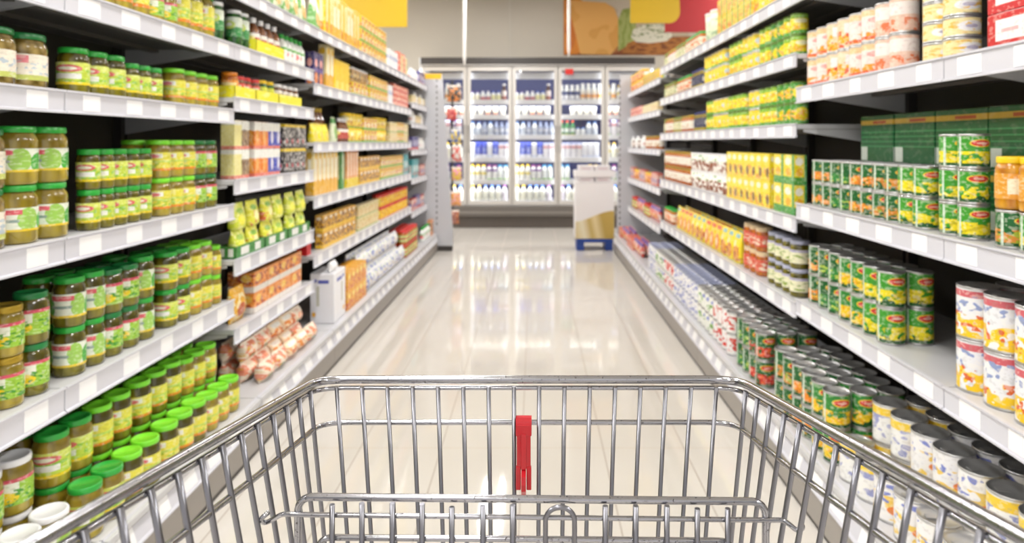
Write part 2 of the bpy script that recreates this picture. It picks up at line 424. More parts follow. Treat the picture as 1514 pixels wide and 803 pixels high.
# left second bay
p_red = P('red_sauce_print', '#d9443c', [('r', .5, .6, .4, .2, '#f7efe2'), ('n', 6, .5, .3, .3, '#7a1c1e')], rep=2)
jar('sja', 'sauce_jar', 'orange sauce jar', .034, .105, mat('lid_orange', '#e2851e', .3), P('orange_sauce_print', '#f09a2c', [('r', .5, .6, .4, .2, '#fbe3a0'), ('n', 5, .5, .3, .3, '#c95a1a')], rep=2), c_or)
jar('sjr', 'sauce_jar', 'red sauce jar', .03, .095, gr, p_red, c_bn)
jar('sjl', 'sauce_jar', 'yellow-green sauce jar', .033, .10, gy, P('lime_sauce_print', '#dbe04a', [('e', .5, .5, .3, .3, '#8fb52e')], rep=2), c_dg)
jar('sjw', 'sauce_jar', 'brown-and-white sauce jar', .03, .098, gw, P('brown_sauce_print', '#f0e9e2', [('n', 5, .52, .4, .35, '#7d5246')], rep=2), c_bn)
bottle('sbw', 'sauce_bottle', 'white sauce bottle with green cap', .03, .15, gl, P('white_sauce_print', '#f3f5f0', [('e', .5, .5, .32, .3, '#e86a72'), ('r', .5, .9, .5, .1, '#5cb54a')], rep=2), mat('white_bottle', '#f0f2ee', .3))
bottle('sbr', 'sauce_bottle', 'red-and-white sauce bottle', .029, .16, gw, P('redwhite_sauce_print', '#f4eee6', [('r', .5, .35, .5, .35, '#c33b2e'), ('e', .5, .6, .25, .2, '#f6e36a')], rep=2), c_bn)
def multi(name, base, *layers, **k): return P(name, base, list(layers), **k)
carton('cpy', 'snack_carton', 'pale-yellow snack carton', .07, .06, .124, multi('pale_yellow_carton', '#f0e79a', ('r', .5, .93, .5, .08, WHT), ('r', .5, .06, .5, .06, '#e9897c')))
carton('cbr', 'snack_carton', 'brown-and-white snack carton', .075, .06, .124, multi('brown_carton', '#a98a63', ('r', .5, .84, .5, .17, WHT), ('n', 5, .55, .4, .3, '#6e4c30'), ('r', .5, .06, .5, .06, '#e9796a')))
carton('cor', 'snack_carton', 'orange-and-white snack carton', .075, .06, .124, multi('orange_carton', '#f28a24', ('r', .5, .84, .5, .17, WHT), ('e', .35, .45, .2, .25, '#f6b04a'), ('r', .5, .06, .5, .06, '#e9796a')))
carton('cbl', 'snack_carton', 'blue-and-white snack carton', .075, .06, .124, multi('blue_carton', '#3446b8', ('r', .5, .84, .5, .17, WHT), ('e', .7, .45, .2, .25, '#e8e4f2'), ('r', .5, .06, .5, .06, '#e9796a')))
carton('cbk', 'snack_carton', 'yellow-topped black snack carton', .075, .06, .124, multi('black_carton', '#2c2828', ('n', 7, .56, .5, .4, '#d9d4d0'), ('r', .5, .94, .5, .06, '#f0cf1c'), ('e', .4, .3, .14, .1, '#d2404a')))
pouch('ply', 'soup_pouch', 'lime-and-yellow soup pouch', .115, .05, .112, multi('lime_pouch', '#d6e23c', ('n', 5, .54, .5, .5, '#eef08a'), ('e', .5, .35, .3, .2, '#f3ef2c'), ('e', .5, .7, .28, .1, '#9cc736')))
pouch('plr', 'soup_pouch', 'orange-dish yellow soup pouch', .115, .05, .112, multi('lime_pouch_red', '#e5e43c', ('n', 6, .57, .3, .3, '#d9622c'), ('e', .5, .72, .28, .1, '#7fba34'), ('e', .6, .4, .2, .2, '#f6f2a8')))
p_bag = multi('orange_bag', '#f5d9b4', ('n', 4.5, .52, .35, .36, '#ee8f2a'), ('n', 7, .6, .4, .3, '#c4462a'), ('r', .5, .82, .35, .08, '#fbf6ee'))
pillow('bor', 'snack_bag', 'orange-and-cream snack bag', .14, .075, .087, p_bag)
pillow('bye', 'snack_bag', 'yellow-and-orange snack bag', .13, .06, .15, multi('yellow_bag', '#f6b92a', ('n', 5, .52, .4, .4, '#fbe9b4'), ('e', .5, .35, .3, .2, '#c4551e')))
pillow('bpk', 'snack_bag', 'cream-and-coral snack bag', .14, .075, .087, multi('coral_bag', '#f7e4cf', ('n', 4, .5, .5, .4, '#ec8866'), ('n', 8, .62, .4, .35, '#e8b43a'), ('e', .4, .25, .18, .1, '#3f7a3a')))
carton('tro', 'crispbread_carton', 'orange-and-white tray carton', .15, .12, .092, multi('orange_tray', '#f3ece6', ('r', .5, .65, .5, .35, '#f0932e'), ('n', 4, .55, .6, .3, '#b8441e'), ('e', .3, .7, .2, .2, '#f7c64a')))
# left long run
carton('tyl', 'pasta_carton', 'tall yellow-and-cream pasta pack', .075, .05, .27, multi('pasta_yellow', '#f6e6b0', ('r', .5, .16, .5, .17, '#f3b81c'), ('r', .5, .6, .16, .3, '#fdf8e8'), ('e', .5, .85, .3, .08, '#f0c21e'), ('r', .86, .55, .07, .35, '#e8b040')))
carton('tyl2', 'pasta_carton', 'tall golden pasta pack', .075, .05, .28, multi('pasta_gold', '#f4c61f', ('r', .5, .55, .2, .3, '#f9ecb4'), ('e', .5, .2, .3, .12, '#e08a1c'), ('e', .5, .85, .25, .07, '#fff3c0')))
carton('tgn', 'pasta_carton', 'tall green pasta pack', .06, .05, .26, multi('pasta_green', '#4f9a4a', ('r', .5, .55, .25, .3, '#cfe3b0')))
carton('tor', 'pasta_carton', 'tall orange pasta pack', .07, .05, .26, multi('pasta_orange', '#f0a45a', ('r', .5, .6, .2, .3, '#f9e6cf'), ('r', .5, .12, .5, .12, YEL)))
p_yg = multi('yellowgreen_soup', '#f0cc1e', ('e', .5, .42, .34, .24, '#f8f0c8'), ('n', 6, .55, .4, .25, '#d9622c'), ('r', .5, .08, .5, .1, '#6fb53a'), ('e', .5, .84, .3, .1, '#c8322c'))
carton('cyg', 'soup_carton', 'yellow-and-green soup carton', .10, .05, .093, p_yg)
carton('cyb', 'soup_carton', 'yellow-and-brown soup carton', .10, .05, .10, multi('yellowbrown_soup', '#edb41e', ('n', 5, .5, .55, .35, '#7d3f1c'), ('r', .5, .1, .5, .12, '#f3c61a'), ('e', .5, .8, .3, .1, '#f8ead0')))
carton('ccr', 'soup_carton', 'cream soup carton', .10, .05, .09, multi('cream_soup', '#f4e3b4', ('n', 6, .55, .45, .3, '#e0b448'), ('e', .5, .82, .3, .1, '#d5c14e'), ('r', .5, .05, .5, .06, '#a9b84a')))
carton('crd', 'soup_carton', 'red-and-cream carton', .095, .05, .10, multi('red_soup', '#ea6a4c', ('n', 5, .52, .5, .4, '#f8ddc4'), ('r', .5, .5, .5, .08, '#d2342c')))
carton('cnv', 'cereal_carton', 'purple carton with orange base', .085, .05, .19, multi('purple_carton', '#37306c', ('e', .5, .68, .3, .13, '#f0a8a0'), ('e', .5, .2, .36, .2, '#ee8a3c'), ('r', .5, .46, .5, .05, '#5a4a9a')))
carton('cyw', 'cereal_carton', 'plain yellow display carton', .11, .06, .20, multi('plain_yellow', '#f7cf16', ('r', .5, .2, .3, .12, '#fae46a'), busy=.15))
carton('cww', 'cereal_carton', 'white-and-blue carton', .06, .05, .17, multi('whiteblue_carton', '#f3f3f6', ('r', .5, .6, .3, .1, '#7d8fc4')))
carton('ctl', 'soup_carton', 'teal carton', .07, .05, .19, multi('teal_carton', '#3fb0b8', ('e', .5, .5, .3, .2, '#f0f4ee'), ('e', .5, .2, .25, .12, '#e56a4a')))
tub('cup', 'noodle_cup', 'brown noodle cup', .042, .10, gw, P('noodle_cup_print', '#b98f4e', [('n', 5, .52, .5, .35, '#5d4520'), ('e', .5, .55, .25, .2, '#f0d890')], rep=2))
tub('cupy', 'noodle_cup', 'yellow noodle cup', .045, .10, gy, P('noodle_cup_yellow', '#eed24a', [('n', 5, .54, .4, .3, '#c98a2c'), ('e', .5, .65, .28, .2, '#f6efc4'), ('r', .5, .06, .5, .07, '#7fb53c')], rep=2))
can('cny', 'custard_can', 'red-topped yellow can', .043, .10, P('yellow_can_print', '#f5c614', [('e', .5, .5, .3, .26, '#f8df6a'), ('r', .5, .9, .5, .1, '#d8302a'), ('n', 6, .6, .4, .3, '#d8781c')], rep=2), top=gr)
bottle('bbr', 'sauce_bottle', 'tall brown sauce bottle', .03, .21, go, P('brown_bottle_print', '#c98a4a', [('e', .5, .5, .3, .3, '#f1dcae')], rep=2), c_bn)
pouch('pyl', 'soup_pouch', 'bright yellow pouch', .10, .045, .11, multi('bright_yellow_pouch', '#fae61a', ('e', .5, .4, .3, .22, '#f6d21c'), ('n', 7, .62, .5, .4, '#f6f0a0')))
pouch('pgw', 'soup_pouch', 'green-and-white pouch', .09, .045, .16, multi('greenwhite_pouch', '#dfe9c8', ('e', .5, .4, .34, .26, '#7fb548'), ('r', .5, .85, .5, .1, '#3f9a3f')))
pouch('pmx', 'rice_bag', 'green-and-orange printed bag', .12, .06, .20, multi('mixed_bag', '#dfe6c4', ('n', 3.5, .5, .5, .4, '#6fae58'), ('e', .55, .35, .3, .2, '#eeb35a'), ('r', .5, .88, .5, .08, '#f4f4ee')))
pillow('bwb', 'sugar_bag', 'white-and-blue bag', .10, .06, .13, multi('whiteblue_bag', '#f3f3f4', ('n', 5, .56, .5, .4, '#6f7fc8'), ('n', 7, .64, .3, .3, '#e8c03a'), ('e', .5, .75, .2, .1, '#dbe6c8')))
jar('jrl', 'spread_jar', 'red-lidded spread jar', .042, .12, gr, P('spread_print', '#d9e08a', [('n', 5, .54, .5, .4, '#4f8f3a'), ('r', .5, .5, .5, .1, '#d8402e')], rep=2), c_or)
carton('cgo', 'soup_carton', 'golden-orange carton', .09, .06, .12, multi('golden_carton', '#f3ae20', ('n', 5, .52, .4, .35, '#d8551e'), ('e', .5, .72, .3, .14, '#fbe36a')))
carton('cbo', 'soup_carton', 'black-and-orange carton', .07, .05, .17, multi('blackorange_carton', '#e9a06a', ('r', .5, .5, .28, .3, '#3a3230')))
carton('cpu', 'soup_carton', 'violet carton', .07, .05, .14, multi('violet_carton', '#4a4590', ('e', .5, .5, .3, .25, '#d9d4ee'), ('r', .5, .1, .5, .1, '#d2404a')))
bottle('bwt', 'detergent_bottle', 'small white bottle', .03, .13, gw, P('white_bottle_print', '#f4f2f2', [('e', .5, .5, .3, .3, '#d9b0a8')], rep=2), mat('white_bottle', '#f0f2ee', .3))
# right side
def veg(name, pic, pic2=None, base='#15652b', logo=True):
    L = [('r', .5, .1, .5, .1, '#115424')] + ([('n', 4, .44, .3, .2, pic)] if pic else []) + ([('n', 7, .58, .28, .18, pic2)] if pic2 else [])
    if logo: L += [('e', .5, .77, .25, .13, '#f4d13a'), ('e', .5, .77, .215, .10, '#dc2f2a'), ('e', .5, .77, .12, .035, '#f0b8a8')]
    L += [('r', 0, .5, .06, .5, '#cfe0d0')]
    return P(name, base, L, rep=2)
v_or = veg('mandarin_print', '#f08c1c', '#f7b53a'); v_ye = veg('pineapple_print', '#f4e01c', '#d9c41a', '#3f9c2c'); v_mx = veg('mixed_fruit_print', '#d98a2c', '#a9b83a'); v_dk = veg('bean_print', '#2f8a3a', '#bcd05a', '#14622a')
v_to = veg('tomato_print', '#d22a22', '#ee6a3a'); v_co = veg('corn_print', '#f6cf1a', '#f0b010', '#2f8a34')
can('vor', 'vegetable_can', 'green orange-slice can', .037, .09, v_or); can('vye', 'vegetable_can', 'green yellow-fruit can', .037, .09, v_ye)
can('vmx', 'vegetable_can', 'green mixed-fruit can', .037, .09, v_mx); can('vdk', 'vegetable_can', 'dark green can', .037, .09, v_dk)
can('VOR', 'vegetable_can', 'tall green orange-slice can', .0425, .115, v_or); can('VYE', 'vegetable_can', 'tall green yellow-fruit can', .0425, .115, v_ye)
can('VDK', 'vegetable_can', 'tall dark green can', .0425, .115, v_dk); can('VCO', 'vegetable_can', 'tall green corn can', .0425, .115, v_co)
can('VTO', 'vegetable_can', 'green-and-red tomato can', .0425, .115, v_to); can('VMX', 'vegetable_can', 'tall green mixed-fruit can', .0425, .115, v_mx)
p_wy = P('white_yellow_can', '#eceef2', [('n', 4, .47, .22, .24, '#f6cd16'), ('n', 6, .58, .35, .2, '#e0641e'), ('r', .5, .9, .5, .07, '#d2606a'), ('n', 6, .58, .68, .18, '#8f9fcc')], rep=2)
can('WY', 'fruit_can', 'white-and-yellow fruit can', .05, .135, p_wy)
p_ww = P('white_tin_print', '#f3f2f2', [('n', 4, .54, .35, .3, '#f2cf62'), ('n', 6, .60, .7, .25, '#7f8bd0'), ('e', .5, .3, .2, .12, '#ee8a3c')], rep=2)
can('WT', 'milk_tin', 'orange-printed white tin', .05, .12, p_ww); 
can('WT2', 'milk_tin', 'yellow-printed white tin', .05, .12, P('white_tin_yellow', '#f2f2f0', [('r', .5, .85, .5, .12, '#f6d23a'), ('n', 5, .57, .4, .35, '#9aa0cf')], rep=2))
can('WTb', 'milk_tin', 'white-and-blue tin', .04, .105, P('white_tin_blue', '#f2f2f5', [('n', 5, .55, .5, .4, '#8a94d0'), ('e', .5, .4, .2, .16, '#f0c03a')], rep=2), top=mat('lid_bluegrey', '#aab0cc', .3, metal=.3))
can('WTr', 'milk_tin', 'white-and-red tin', .04, .105, P('white_tin_red', '#f4f1f0', [('n', 4, .52, .5, .35, '#d8382e')], rep=2))
can('WTg', 'milk_tin', 'white-and-green tin', .04, .105, P('white_tin_green', '#f2f4ee', [('n', 4, .54, .4, .3, '#6fa83c'), ('e', .3, .7, .14, .12, '#7f8bd0')], rep=2))
p_sp = P('soup_can_print', '#f4e6e0', [('n', 4, .5, .15, .18, '#f2a01e'), ('r', .5, .9, .5, .1, '#f0cf9a'), ('r', .5, .08, .5, .05, '#e8622e'), ('e', .5, .66, .3, .1, '#e9a9a4')], rep=2)
can('SP', 'soup_can', 'cream-and-orange soup can', .0425, .112, p_sp)
can('SPo', 'soup_can', 'orange-and-yellow soup can', .0425, .112, P('soup_can_orange', '#f6d9b4', [('n', 4, .5, .3, .3, '#f3b41e'), ('n', 6, .58, .3, .3, '#e2572a'), ('r', .5, .7, .3, .18, '#f7f0f0')], rep=2))
can('SPk', 'soup_can', 'pink-and-peach soup can', .0425, .112, P('soup_can_peach', '#f2c9b4', [('r', .5, .7, .5, .2, '#f8ebe6'), ('n', 5, .54, .2, .2, '#e97a4a')], rep=2))
can('FL', 'pate_can', 'flat pale-yellow can', .045, .056, P('flat_can_print', '#f6e7a8', [('e', .5, .5, .26, .32, '#f4f4f6'), ('n', 5, .58, .5, .5, '#f0c04a'), ('e', .5, .5, .12, .12, '#b9b4cf')], rep=2))
can('FLo', 'pate_can', 'flat orange-striped can', .045, .056, P('flat_can_orange', '#f2a82c', [('r', .5, .5, .5, .14, '#f8d26a'), ('r', .5, .12, .5, .08, '#e07a1c')], rep=2))
can('FLn', 'pate_can', 'flat navy can', .045, .056, P('flat_can_navy', '#2b3152', [('e', .5, .5, .3, .4, '#e3d84a')], rep=2))
carton('RD', 'tea_carton', 'white-panelled red carton', .14, .07, .085, multi('red_panel_carton', '#cf2026', ('r', .55, .52, .34, .3, '#f6eeee'), ('r', .55, .5, .2, .05, '#e6b4b4'), busy=.2))
carton('GT', 'can_tray', 'yellow-banded green carton', .24, .09, .174, multi('green_tray_carton', '#156434', ('r', .5, .86, .5, .05, '#d9b23a'), ('r', .6, .86, .2, .03, '#c25a2a'), ('r', .12, .2, .1, .16, '#dfe9e0'), ('r', .5, .55, .5, .012, '#3f9a5c'), ('r', .5, .45, .5, .012, '#3f9a5c'), ('r', .5, .65, .5, .012, '#3f9a5c'), ('r', .5, .35, .5, .012, '#3f9a5c'), busy=.05))
jar('FJ', 'fruit_jar', 'yellow-lidded orange fruit jar', .037, .125, gy, P('fruit_jar_print', '#e8a23a', [('r', .5, .5, .3, .3, '#f3e6c8')], rep=2), c_fr)
p_yc = veg('yellow_can_green', '#f8e21c', '#f2c21a', '#c9d82c', False)
can('YC', 'corn_can', 'yellow-and-green can', .0375, .092, P('corn_can_print', '#f6e11e', [('n', 4, .52, .4, .32, '#f2b81c'), ('r', .5, .08, .5, .1, '#4fa238'), ('r', .5, .9, .5, .1, '#8cc23a'), ('e', .5, .66, .26, .12, '#f7f3c0')], rep=2), top=mat('lid_olive', '#6a8a3a', .3, metal=.4))
can('YG', 'corn_can', 'yellow-panelled green can', .0375, .092, P('green_yellow_can', '#4a9a38', [('e', .5, .5, .32, .36, '#f6e11e'), ('n', 5, .55, .45, .25, '#f3b21e')], rep=2), top=MATS['lid_olive'])
can('YB', 'corn_can', 'yellow-and-blue can', .0375, .092, P('yellow_blue_can', '#f7dc2c', [('e', .5, .55, .3, .2, '#cfe0ee'), ('r', .5, .06, .5, .07, '#6fb53a'), ('n', 6, .6, .3, .2, '#f2a81c')], rep=2))
jar('jol', 'sauce_jar', 'olive-lidded glass jar', .034, .12, mat('lid_olive_green', '#7d8c28', .3), P('olive_jar_print', '#e9e4c0', [('n', 5, .55, .5, .4, '#8aa23c'), ('e', .5, .5, .25, .25, '#f7f2e2')], rep=2), c_yo)
jar('jrg', 'sauce_jar', 'orange-labelled glass jar', .034, .12, gl, P('orange_jar_print', '#f2ead2', [('n', 5, .5, .45, .35, '#e8702a')], rep=2), c_or)
jar('jnv', 'sauce_jar', 'navy-labelled glass jar', .034, .13, gnv, P('navy_jar_print', '#2d3358', [('r', .5, .5, .25, .2, '#d9d4c8')], rep=2), c_yo)
jar('jbw', 'sauce_jar', 'white-labelled brown jar', .036, .12, go, P('brown_jar_print', '#f3ece0', [('n', 5, .58, .3, .3, '#b98a4a')], rep=2), c_or)
tub('tbw', 'sauce_pot', 'brown-and-white pot', .045, .12, gw, P('brownwhite_pot', '#f4f0ea', [('n', 4, .5, .35, .32, '#8a4526'), ('n', 6, .6, .75, .2, '#5c9a48')], rep=2))
carton('YP', 'rice_carton', 'food-picture yellow carton', .095, .055, .128, multi('yellow_food_carton', '#f9e21e', ('n', 4, .52, .28, .24, '#e8a43a'), ('e', .5, .8, .32, .11, '#f3f3d8'), ('e', .75, .3, .2, .18, '#6a3a1c')))
carton('YPg', 'rice_carton', 'yellow-and-green carton', .12, .055, .128, multi('yellow_green_carton', '#f5e01c', ('r', .5, .12, .5, .14, '#3f9c34'), ('r', .9, .5, .1, .5, '#2f9a4a'), ('e', .42, .78, .3, .13, '#f4f4e6'), ('e', .45, .42, .26, .14, '#f3b62e')))
pouch('PP', 'mix_pouch', 'food-picture yellow pouch', .12, .05, .17, multi('food_pouch', '#f8e12a', ('e', .55, .32, .38, .24, '#e59a3a'), ('n', 5, .56, .3, .22, '#b8561e'), ('r', .5, .86, .3, .06, '#7ab8c8'), ('e', .3, .62, .2, .1, '#f7f0b8')))
pouch('PPo', 'mix_pouch', 'orange-dish yellow pouch', .12, .05, .17, multi('food_pouch_orange', '#f5d01c', ('e', .5, .36, .4, .28, '#ec8a3a'), ('e', .5, .36, .2, .15, '#f8dfb0'), ('r', .5, .86, .4, .06, '#e34a2a')))
jar('jcr', 'cream_lid_jar', 'cream-lidded red jar', .045, .12, mat('lid_cream', '#d9c09a', .4), P('red_jar_print', '#d85034', [('n', 5, .54, .4, .3, '#f3d9c0')], rep=2), c_or, lidh=.05)
jar('jbl', 'mushroom_jar', 'blue-lidded olive jar', .043, .12, mat('lid_pale_blue', '#b8bcd4', .35), P('olive_wide_print', '#f0eecb', [('n', 5, .55, .4, .3, '#8fa83c'), ('r', .5, .9, .5, .08, '#a9a4cc')], rep=2), c_ol)
pillow('brp', 'snack_bag', 'red-and-purple snack bag', .11, .06, .14, multi('redpurple_bag', '#d8453a', ('n', 4, .52, .5, .4, '#f3d9cf'), ('r', .5, .85, .5, .1, '#6a4aa0'), ('e', .5, .4, .2, .15, '#f0b63a')))
carton('cmx', 'snack_carton', 'red-and-blue carton', .08, .05, .12, multi('redblue_carton', '#d24a3a', ('n', 4, .5, .5, .4, '#f2e4d4'), ('e', .5, .4, .25, .2, '#3a5ab8')))
tub('cupo', 'noodle_cup', 'orange dessert cup', .045, .1, gy, P('orange_cup_print', '#f0b04a', [('n', 4, .52, .5, .4, '#b9482c'), ('e', .5, .6, .25, .2, '#f4d8c8')], rep=2))
tub('tpg', 'noodle_cup', 'pale-green tub', .06, .20, gw, P('palegreen_tub', '#d4e0bc', [('n', 5, .56, .5, .35, '#8fb08a'), ('r', .5, .85, .5, .08, '#f2f4ea')], rep=2))
carton('cyo', 'rice_carton', 'yellow-and-orange carton', .10, .06, .11, multi('yellow_orange_carton', '#f4cf24', ('n', 4, .52, .45, .35, '#ea8a2a'), ('r', .9, .5, .1, .5, '#8ab83a')))

# ------------------------------------------------------------------ goods: placing
ITEMS = []    # (object, proto, section, level, tier, tiers, row, rows, d)
def px_d(px, X): return FPX*X/abs(px-VX)
def fill(code, lev, x0, x1, keys, tiers=1, rows=1, block=3, gap=.004, off=.024, tl=None, yaw=.25, lift=0.0, rowgap=.004, hide=()):
    """stand goods on a shelf between two places along it; keys = the goods, in facings of BLOCK; tl = tiers of each row from the front"""
    sd = code[0]; s = SGN[sd]; n = len(RAILS[code])
    base = lev == n+1
    S = (SB[sd]+.045) if base else SF[sd]+off
    z0 = (BASEZ+.004 if base else RAILS[code][lev-1][1]-.004)+.0006+lift
    da, db = sorted((px_d(x0, S), px_d(x1, S)))
    da = max(da, BAY[code][0][0]+.006); db = min(db, BAY[code][-1][1]-.012)
    keys = keys if isinstance(keys, (list, tuple)) else [keys]
    d = da; i = 0
    maxdep = max(PROTO[k].dep for k in keys)
    while True:
        p = PROTO[keys[(i//block) % len(keys)]]
        if d+p.w > db+.01: break
        cy = d+p.w/2
        for r in range(rows):
            T = tiers if tl is None else tl[r]
            cx = s*(S+maxdep*(r+.5)+rowgap*r-(maxdep-p.dep)/2)
            z = z0
            for t in range(T):
                round_ = abs(p.w-p.dep) < 1e-6
                rz = (PI/2 if sd == 'L' else -PI/2)+random.uniform(-1, 1)*(yaw if round_ else .015)
                o = p.make((cx, cy, z), rz, cy > 4.2)
                ITEMS.append((o, p, code, lev, t, T, r, rows, cy))
                z += p.h+.0006
        d += p.w+gap+random.uniform(0, .002); i += 1
    return db

# ---- left, nearest bays
fill('LA', 2, 120, 322, ['gjT', 'gjT', 'gjd'], block=2)
fill('LB', 2, 352, 378, 'rel'); fill('LA', 2, 324, 345, 'rel')
fill('LA', 3, -70, 112, ['gjO', 'gjB'], block=3)
fill('LA', 3, 115, 262, ['gj', 'gjs', 'gj'], block=3)
fill('LA', 3, 264, 330, ['gjy'], block=3)
fill('LA', 4, -90, 132, ['gjO', 'gjB'], tiers=2, block=2)
fill('LA', 4, 136, 238, ['gjs'], tiers=2, rows=1)
fill('LA', 4, 241, 333, ['gjy', 'gjg'], tiers=2, rows=2, block=3)
fill('LA', 5, -80, 106, ['gjd', 'gjg'], tiers=2, rows=1)
fill('LA', 5, 109, 250, ['gjw', 'gjg'], tiers=2, rows=2, block=2)
fill('LA', 5, 252, 337, ['gj', 'gjy', 'gjsy'], tiers=2, rows=2, block=2)
fill('LA', 6, -220, 130, ['gjW'], rows=3, tl=(1, 2, 2), gap=.006)
fill('LA', 6, 134, 250, ['gjD', 'gjL', 'gjg'], rows=3, tl=(1, 2, 2), block=2, gap=.006)
fill('LA', 6, 252, 382, ['gjL', 'gjy'], rows=3, tl=(1, 2, 2), block=3, gap=.006)
# ---- left, second bay
fill('LB', 2, 421, 452, ['sbw'], off=.026)
fill('LB', 4, 347, 358, 'cpy', tiers=2); fill('LB', 4, 358, 377, 'cbr', tiers=2); fill('LB', 4, 377, 396, 'cor', tiers=2); fill('LB', 4, 396, 420, 'cbl', tiers=2); fill('LB', 4, 421, 458, 'cbk', tiers=2)
fill('LB', 6, 349, 375, 'bye', rows=1); fill('LB', 6, 376, 459, 'tro', tiers=2)
fill('LB', 7, 395, 474, ['bpk', 'bor'], rows=3, tl=(1, 2, 2), block=2)
# ---- left, long run
fill('LB', 1, 372, 460, ['pmx'], off=.02); fill('LC', 1, 466, 480, ['pmx'])
fill('LC', 1, 481, 533, ['tyl2', 'tyl'], block=2); fill('LC', 1, 534, 573, ['cyg'], tiers=3); fill('LC', 1, 575, 589, 'cww'); fill('LC', 1, 590, 607, ['crd', 'ccr'], tiers=2, block=1)
fill('LC', 2, 464, 482, 'cnv'); fill('LC', 2, 483, 494, 'tyl', off=.03); fill('LC', 2, 495, 521, 'cyw'); fill('LC', 2, 522, 546, 'cyg', tiers=1); fill('LC', 2, 547, 573, 'cyg', tiers=2); fill('LC', 2, 574, 581, 'cww'); fill('LC', 2, 582, 606, 'crd', tiers=2)
fill('LC', 2, 522, 546, 'cup', lift=.095)
fill('LC', 3, 464, 493, 'pyl'); fill('LC', 3, 467, 484, 'bbr', off=.075); fill('LC', 3, 494, 503, 'pgw'); fill('LC', 3, 505, 516, 'sbr'); fill('LC', 3, 517, 576, ['cupy', 'cyg'], tiers=2, block=4); fill('LC', 3, 577, 606, ['ccr', 'cyg'], tiers=2)
fill('LC', 4, 464, 504, ['tyl'], block=2); fill('LC', 4, 505, 512, 'tgn'); fill('LC', 4, 513, 531, 'tor'); fill('LC', 4, 532, 562, ['cyb'], tiers=2); fill('LC', 4, 563, 596, 'cyg', tiers=2); fill('LC', 4, 597, 606, 'ctl')
fill('LC', 5, 478, 529, ['cyb'], tiers=2, rows=1); fill('LC', 5, 530, 562, ['ccr'], tiers=2); fill('LC', 5, 564, 606, ['cny'], tiers=2)
fill('LC', 6, 514, 543, ['cgo'], tiers=2, rows=2); fill('LC', 6, 545, 600, ['bwb'], rows=3, tl=(1, 2, 2)); fill('LC', 6, 601, 622, ['jrl'], rows=2, tl=(2, 2))
# ---- left, far bay
fill('LD', 1, 610, 619, 'bwt'); fill('LD', 1, 620, 631, 'cpu')
fill('LD', 2, 610, 631, ['ccr', 'bwt'], block=2); fill('LD', 3, 610, 631, ['bwt', 'ccr']); fill('LD', 4, 610, 620, 'cpu'); fill('LD', 4, 621, 631, 'bwt')
fill('LD', 5, 610, 620, 'ctl', off=.02); fill('LD', 5, 621, 631, 'cmx'); fill('LD', 6, 610, 631, ['cmx', 'cpu'], block=3); fill('LD', 7, 627, 637, 'sbw'); fill('LD', 7, 638, 644, 'cbo')

# ---- right, nearest bays
fill('RA', 2, 1600, 1446, ['RD'], tiers=2, block=1); fill('RA', 2, 1443, 1416, ['FLo'], tiers=4); fill('RA', 2, 1413, 1350, ['FL'], tiers=4)
fill('RA', 2, 1348, 1330, ['FLn'], tiers=4); fill('RA', 2, 1328, 1184, ['SPk', 'SP', 'SPo', 'SP'], tiers=2, block=2)
fill('RA', 3, 1620, 1436, ['vye', 'vmx'], gap=.006); fill('RA', 3, 1620, 1436, ['FJ'], gap=.006, lift=.0912); fill('RA', 3, 1432, 1366, ['vye', 'vmx'], tiers=3, block=2); fill('RA', 3, 1362, 1186, ['vye', 'vmx', 'vor', 'vdk', 'vor'], tiers=2, rows=2, block=2)
fill('RA', 3, 1560, 1235, ['GT'], tiers=2, off=.19, gap=.006)
fill('RA', 4, 1660, 1378, ['WY'], tiers=2, rows=2, gap=.008); fill('RA', 4, 1308, 1186, ['VYE', 'VCO', 'VDK', 'VOR'], tiers=2, rows=2, block=2)
fill('RA', 5, 1760, 1230, ['WT', 'WT2'], tiers=2, rows=3, tl=(1, 2, 2), block=3, gap=.006)
fill('RA', 5, 1226, 1140, ['VCO', 'VOR', 'VMX'], tiers=2, rows=3, tl=(2, 2, 2), block=2)
# ---- right, long run
fill('RB', 1, 1172, 1112, ['YC', 'YB'], tiers=2); fill('RB', 1, 1110, 1056, ['cyo'], tiers=2); fill('RB', 1, 1054, 1036, 'tpg'); fill('RB', 1, 1034, 1012, 'jrg'); fill('RB', 1, 1010, 978, ['jol', 'jbw'], block=4)
fill('RB', 2, 1174, 1117, ['YC', 'YG'], tiers=2, block=2); fill('RB', 2, 1116, 1072, ['YB', 'YC'], tiers=2); fill('RB', 2, 1070, 1038, ['YB'], tiers=2); fill('RB', 2, 1036, 1020, 'jnv'); fill('RB', 2, 1019, 998, 'jrg'); fill('RB', 2, 997, 978, 'jol')
fill('RB', 3, 1174, 1100, ['YG', 'YC', 'YB'], tiers=2, block=3); fill('RB', 3, 1099, 1042, ['YC', 'YB'], tiers=2, block=4); fill('RB', 3, 1040, 1022, 'jnv'); fill('RB', 3, 1020, 978, ['jbw', 'jol'], block=4)
fill('RB', 4, 1174, 1138, ['YPg'], tiers=2, gap=.003); fill('RB', 4, 1137, 1070, ['YP'], tiers=2); fill('RB', 4, 1069, 1019, ['tbw'], tiers=2); fill('RB', 4, 1018, 978, ['jbw'], tiers=2)
fill('RB', 5, 1174, 1124, ['jbl'], tiers=2); fill('RB', 5, 1122, 1094, ['jcr'], tiers=2); fill('RB', 5, 1091, 996, ['PP', 'PPo'], rows=2, block=3); fill('RB', 5, 994, 978, 'jrg')
fill('RB', 6, 1122, 1080, ['VTO', 'VDK'], tiers=2, rows=3, tl=(2, 2, 2), block=2); fill('RB', 6, 1078, 952, ['WTr', 'WTg', 'WTb', 'WTb'], rows=3, tl=(2, 2, 2), block=4)
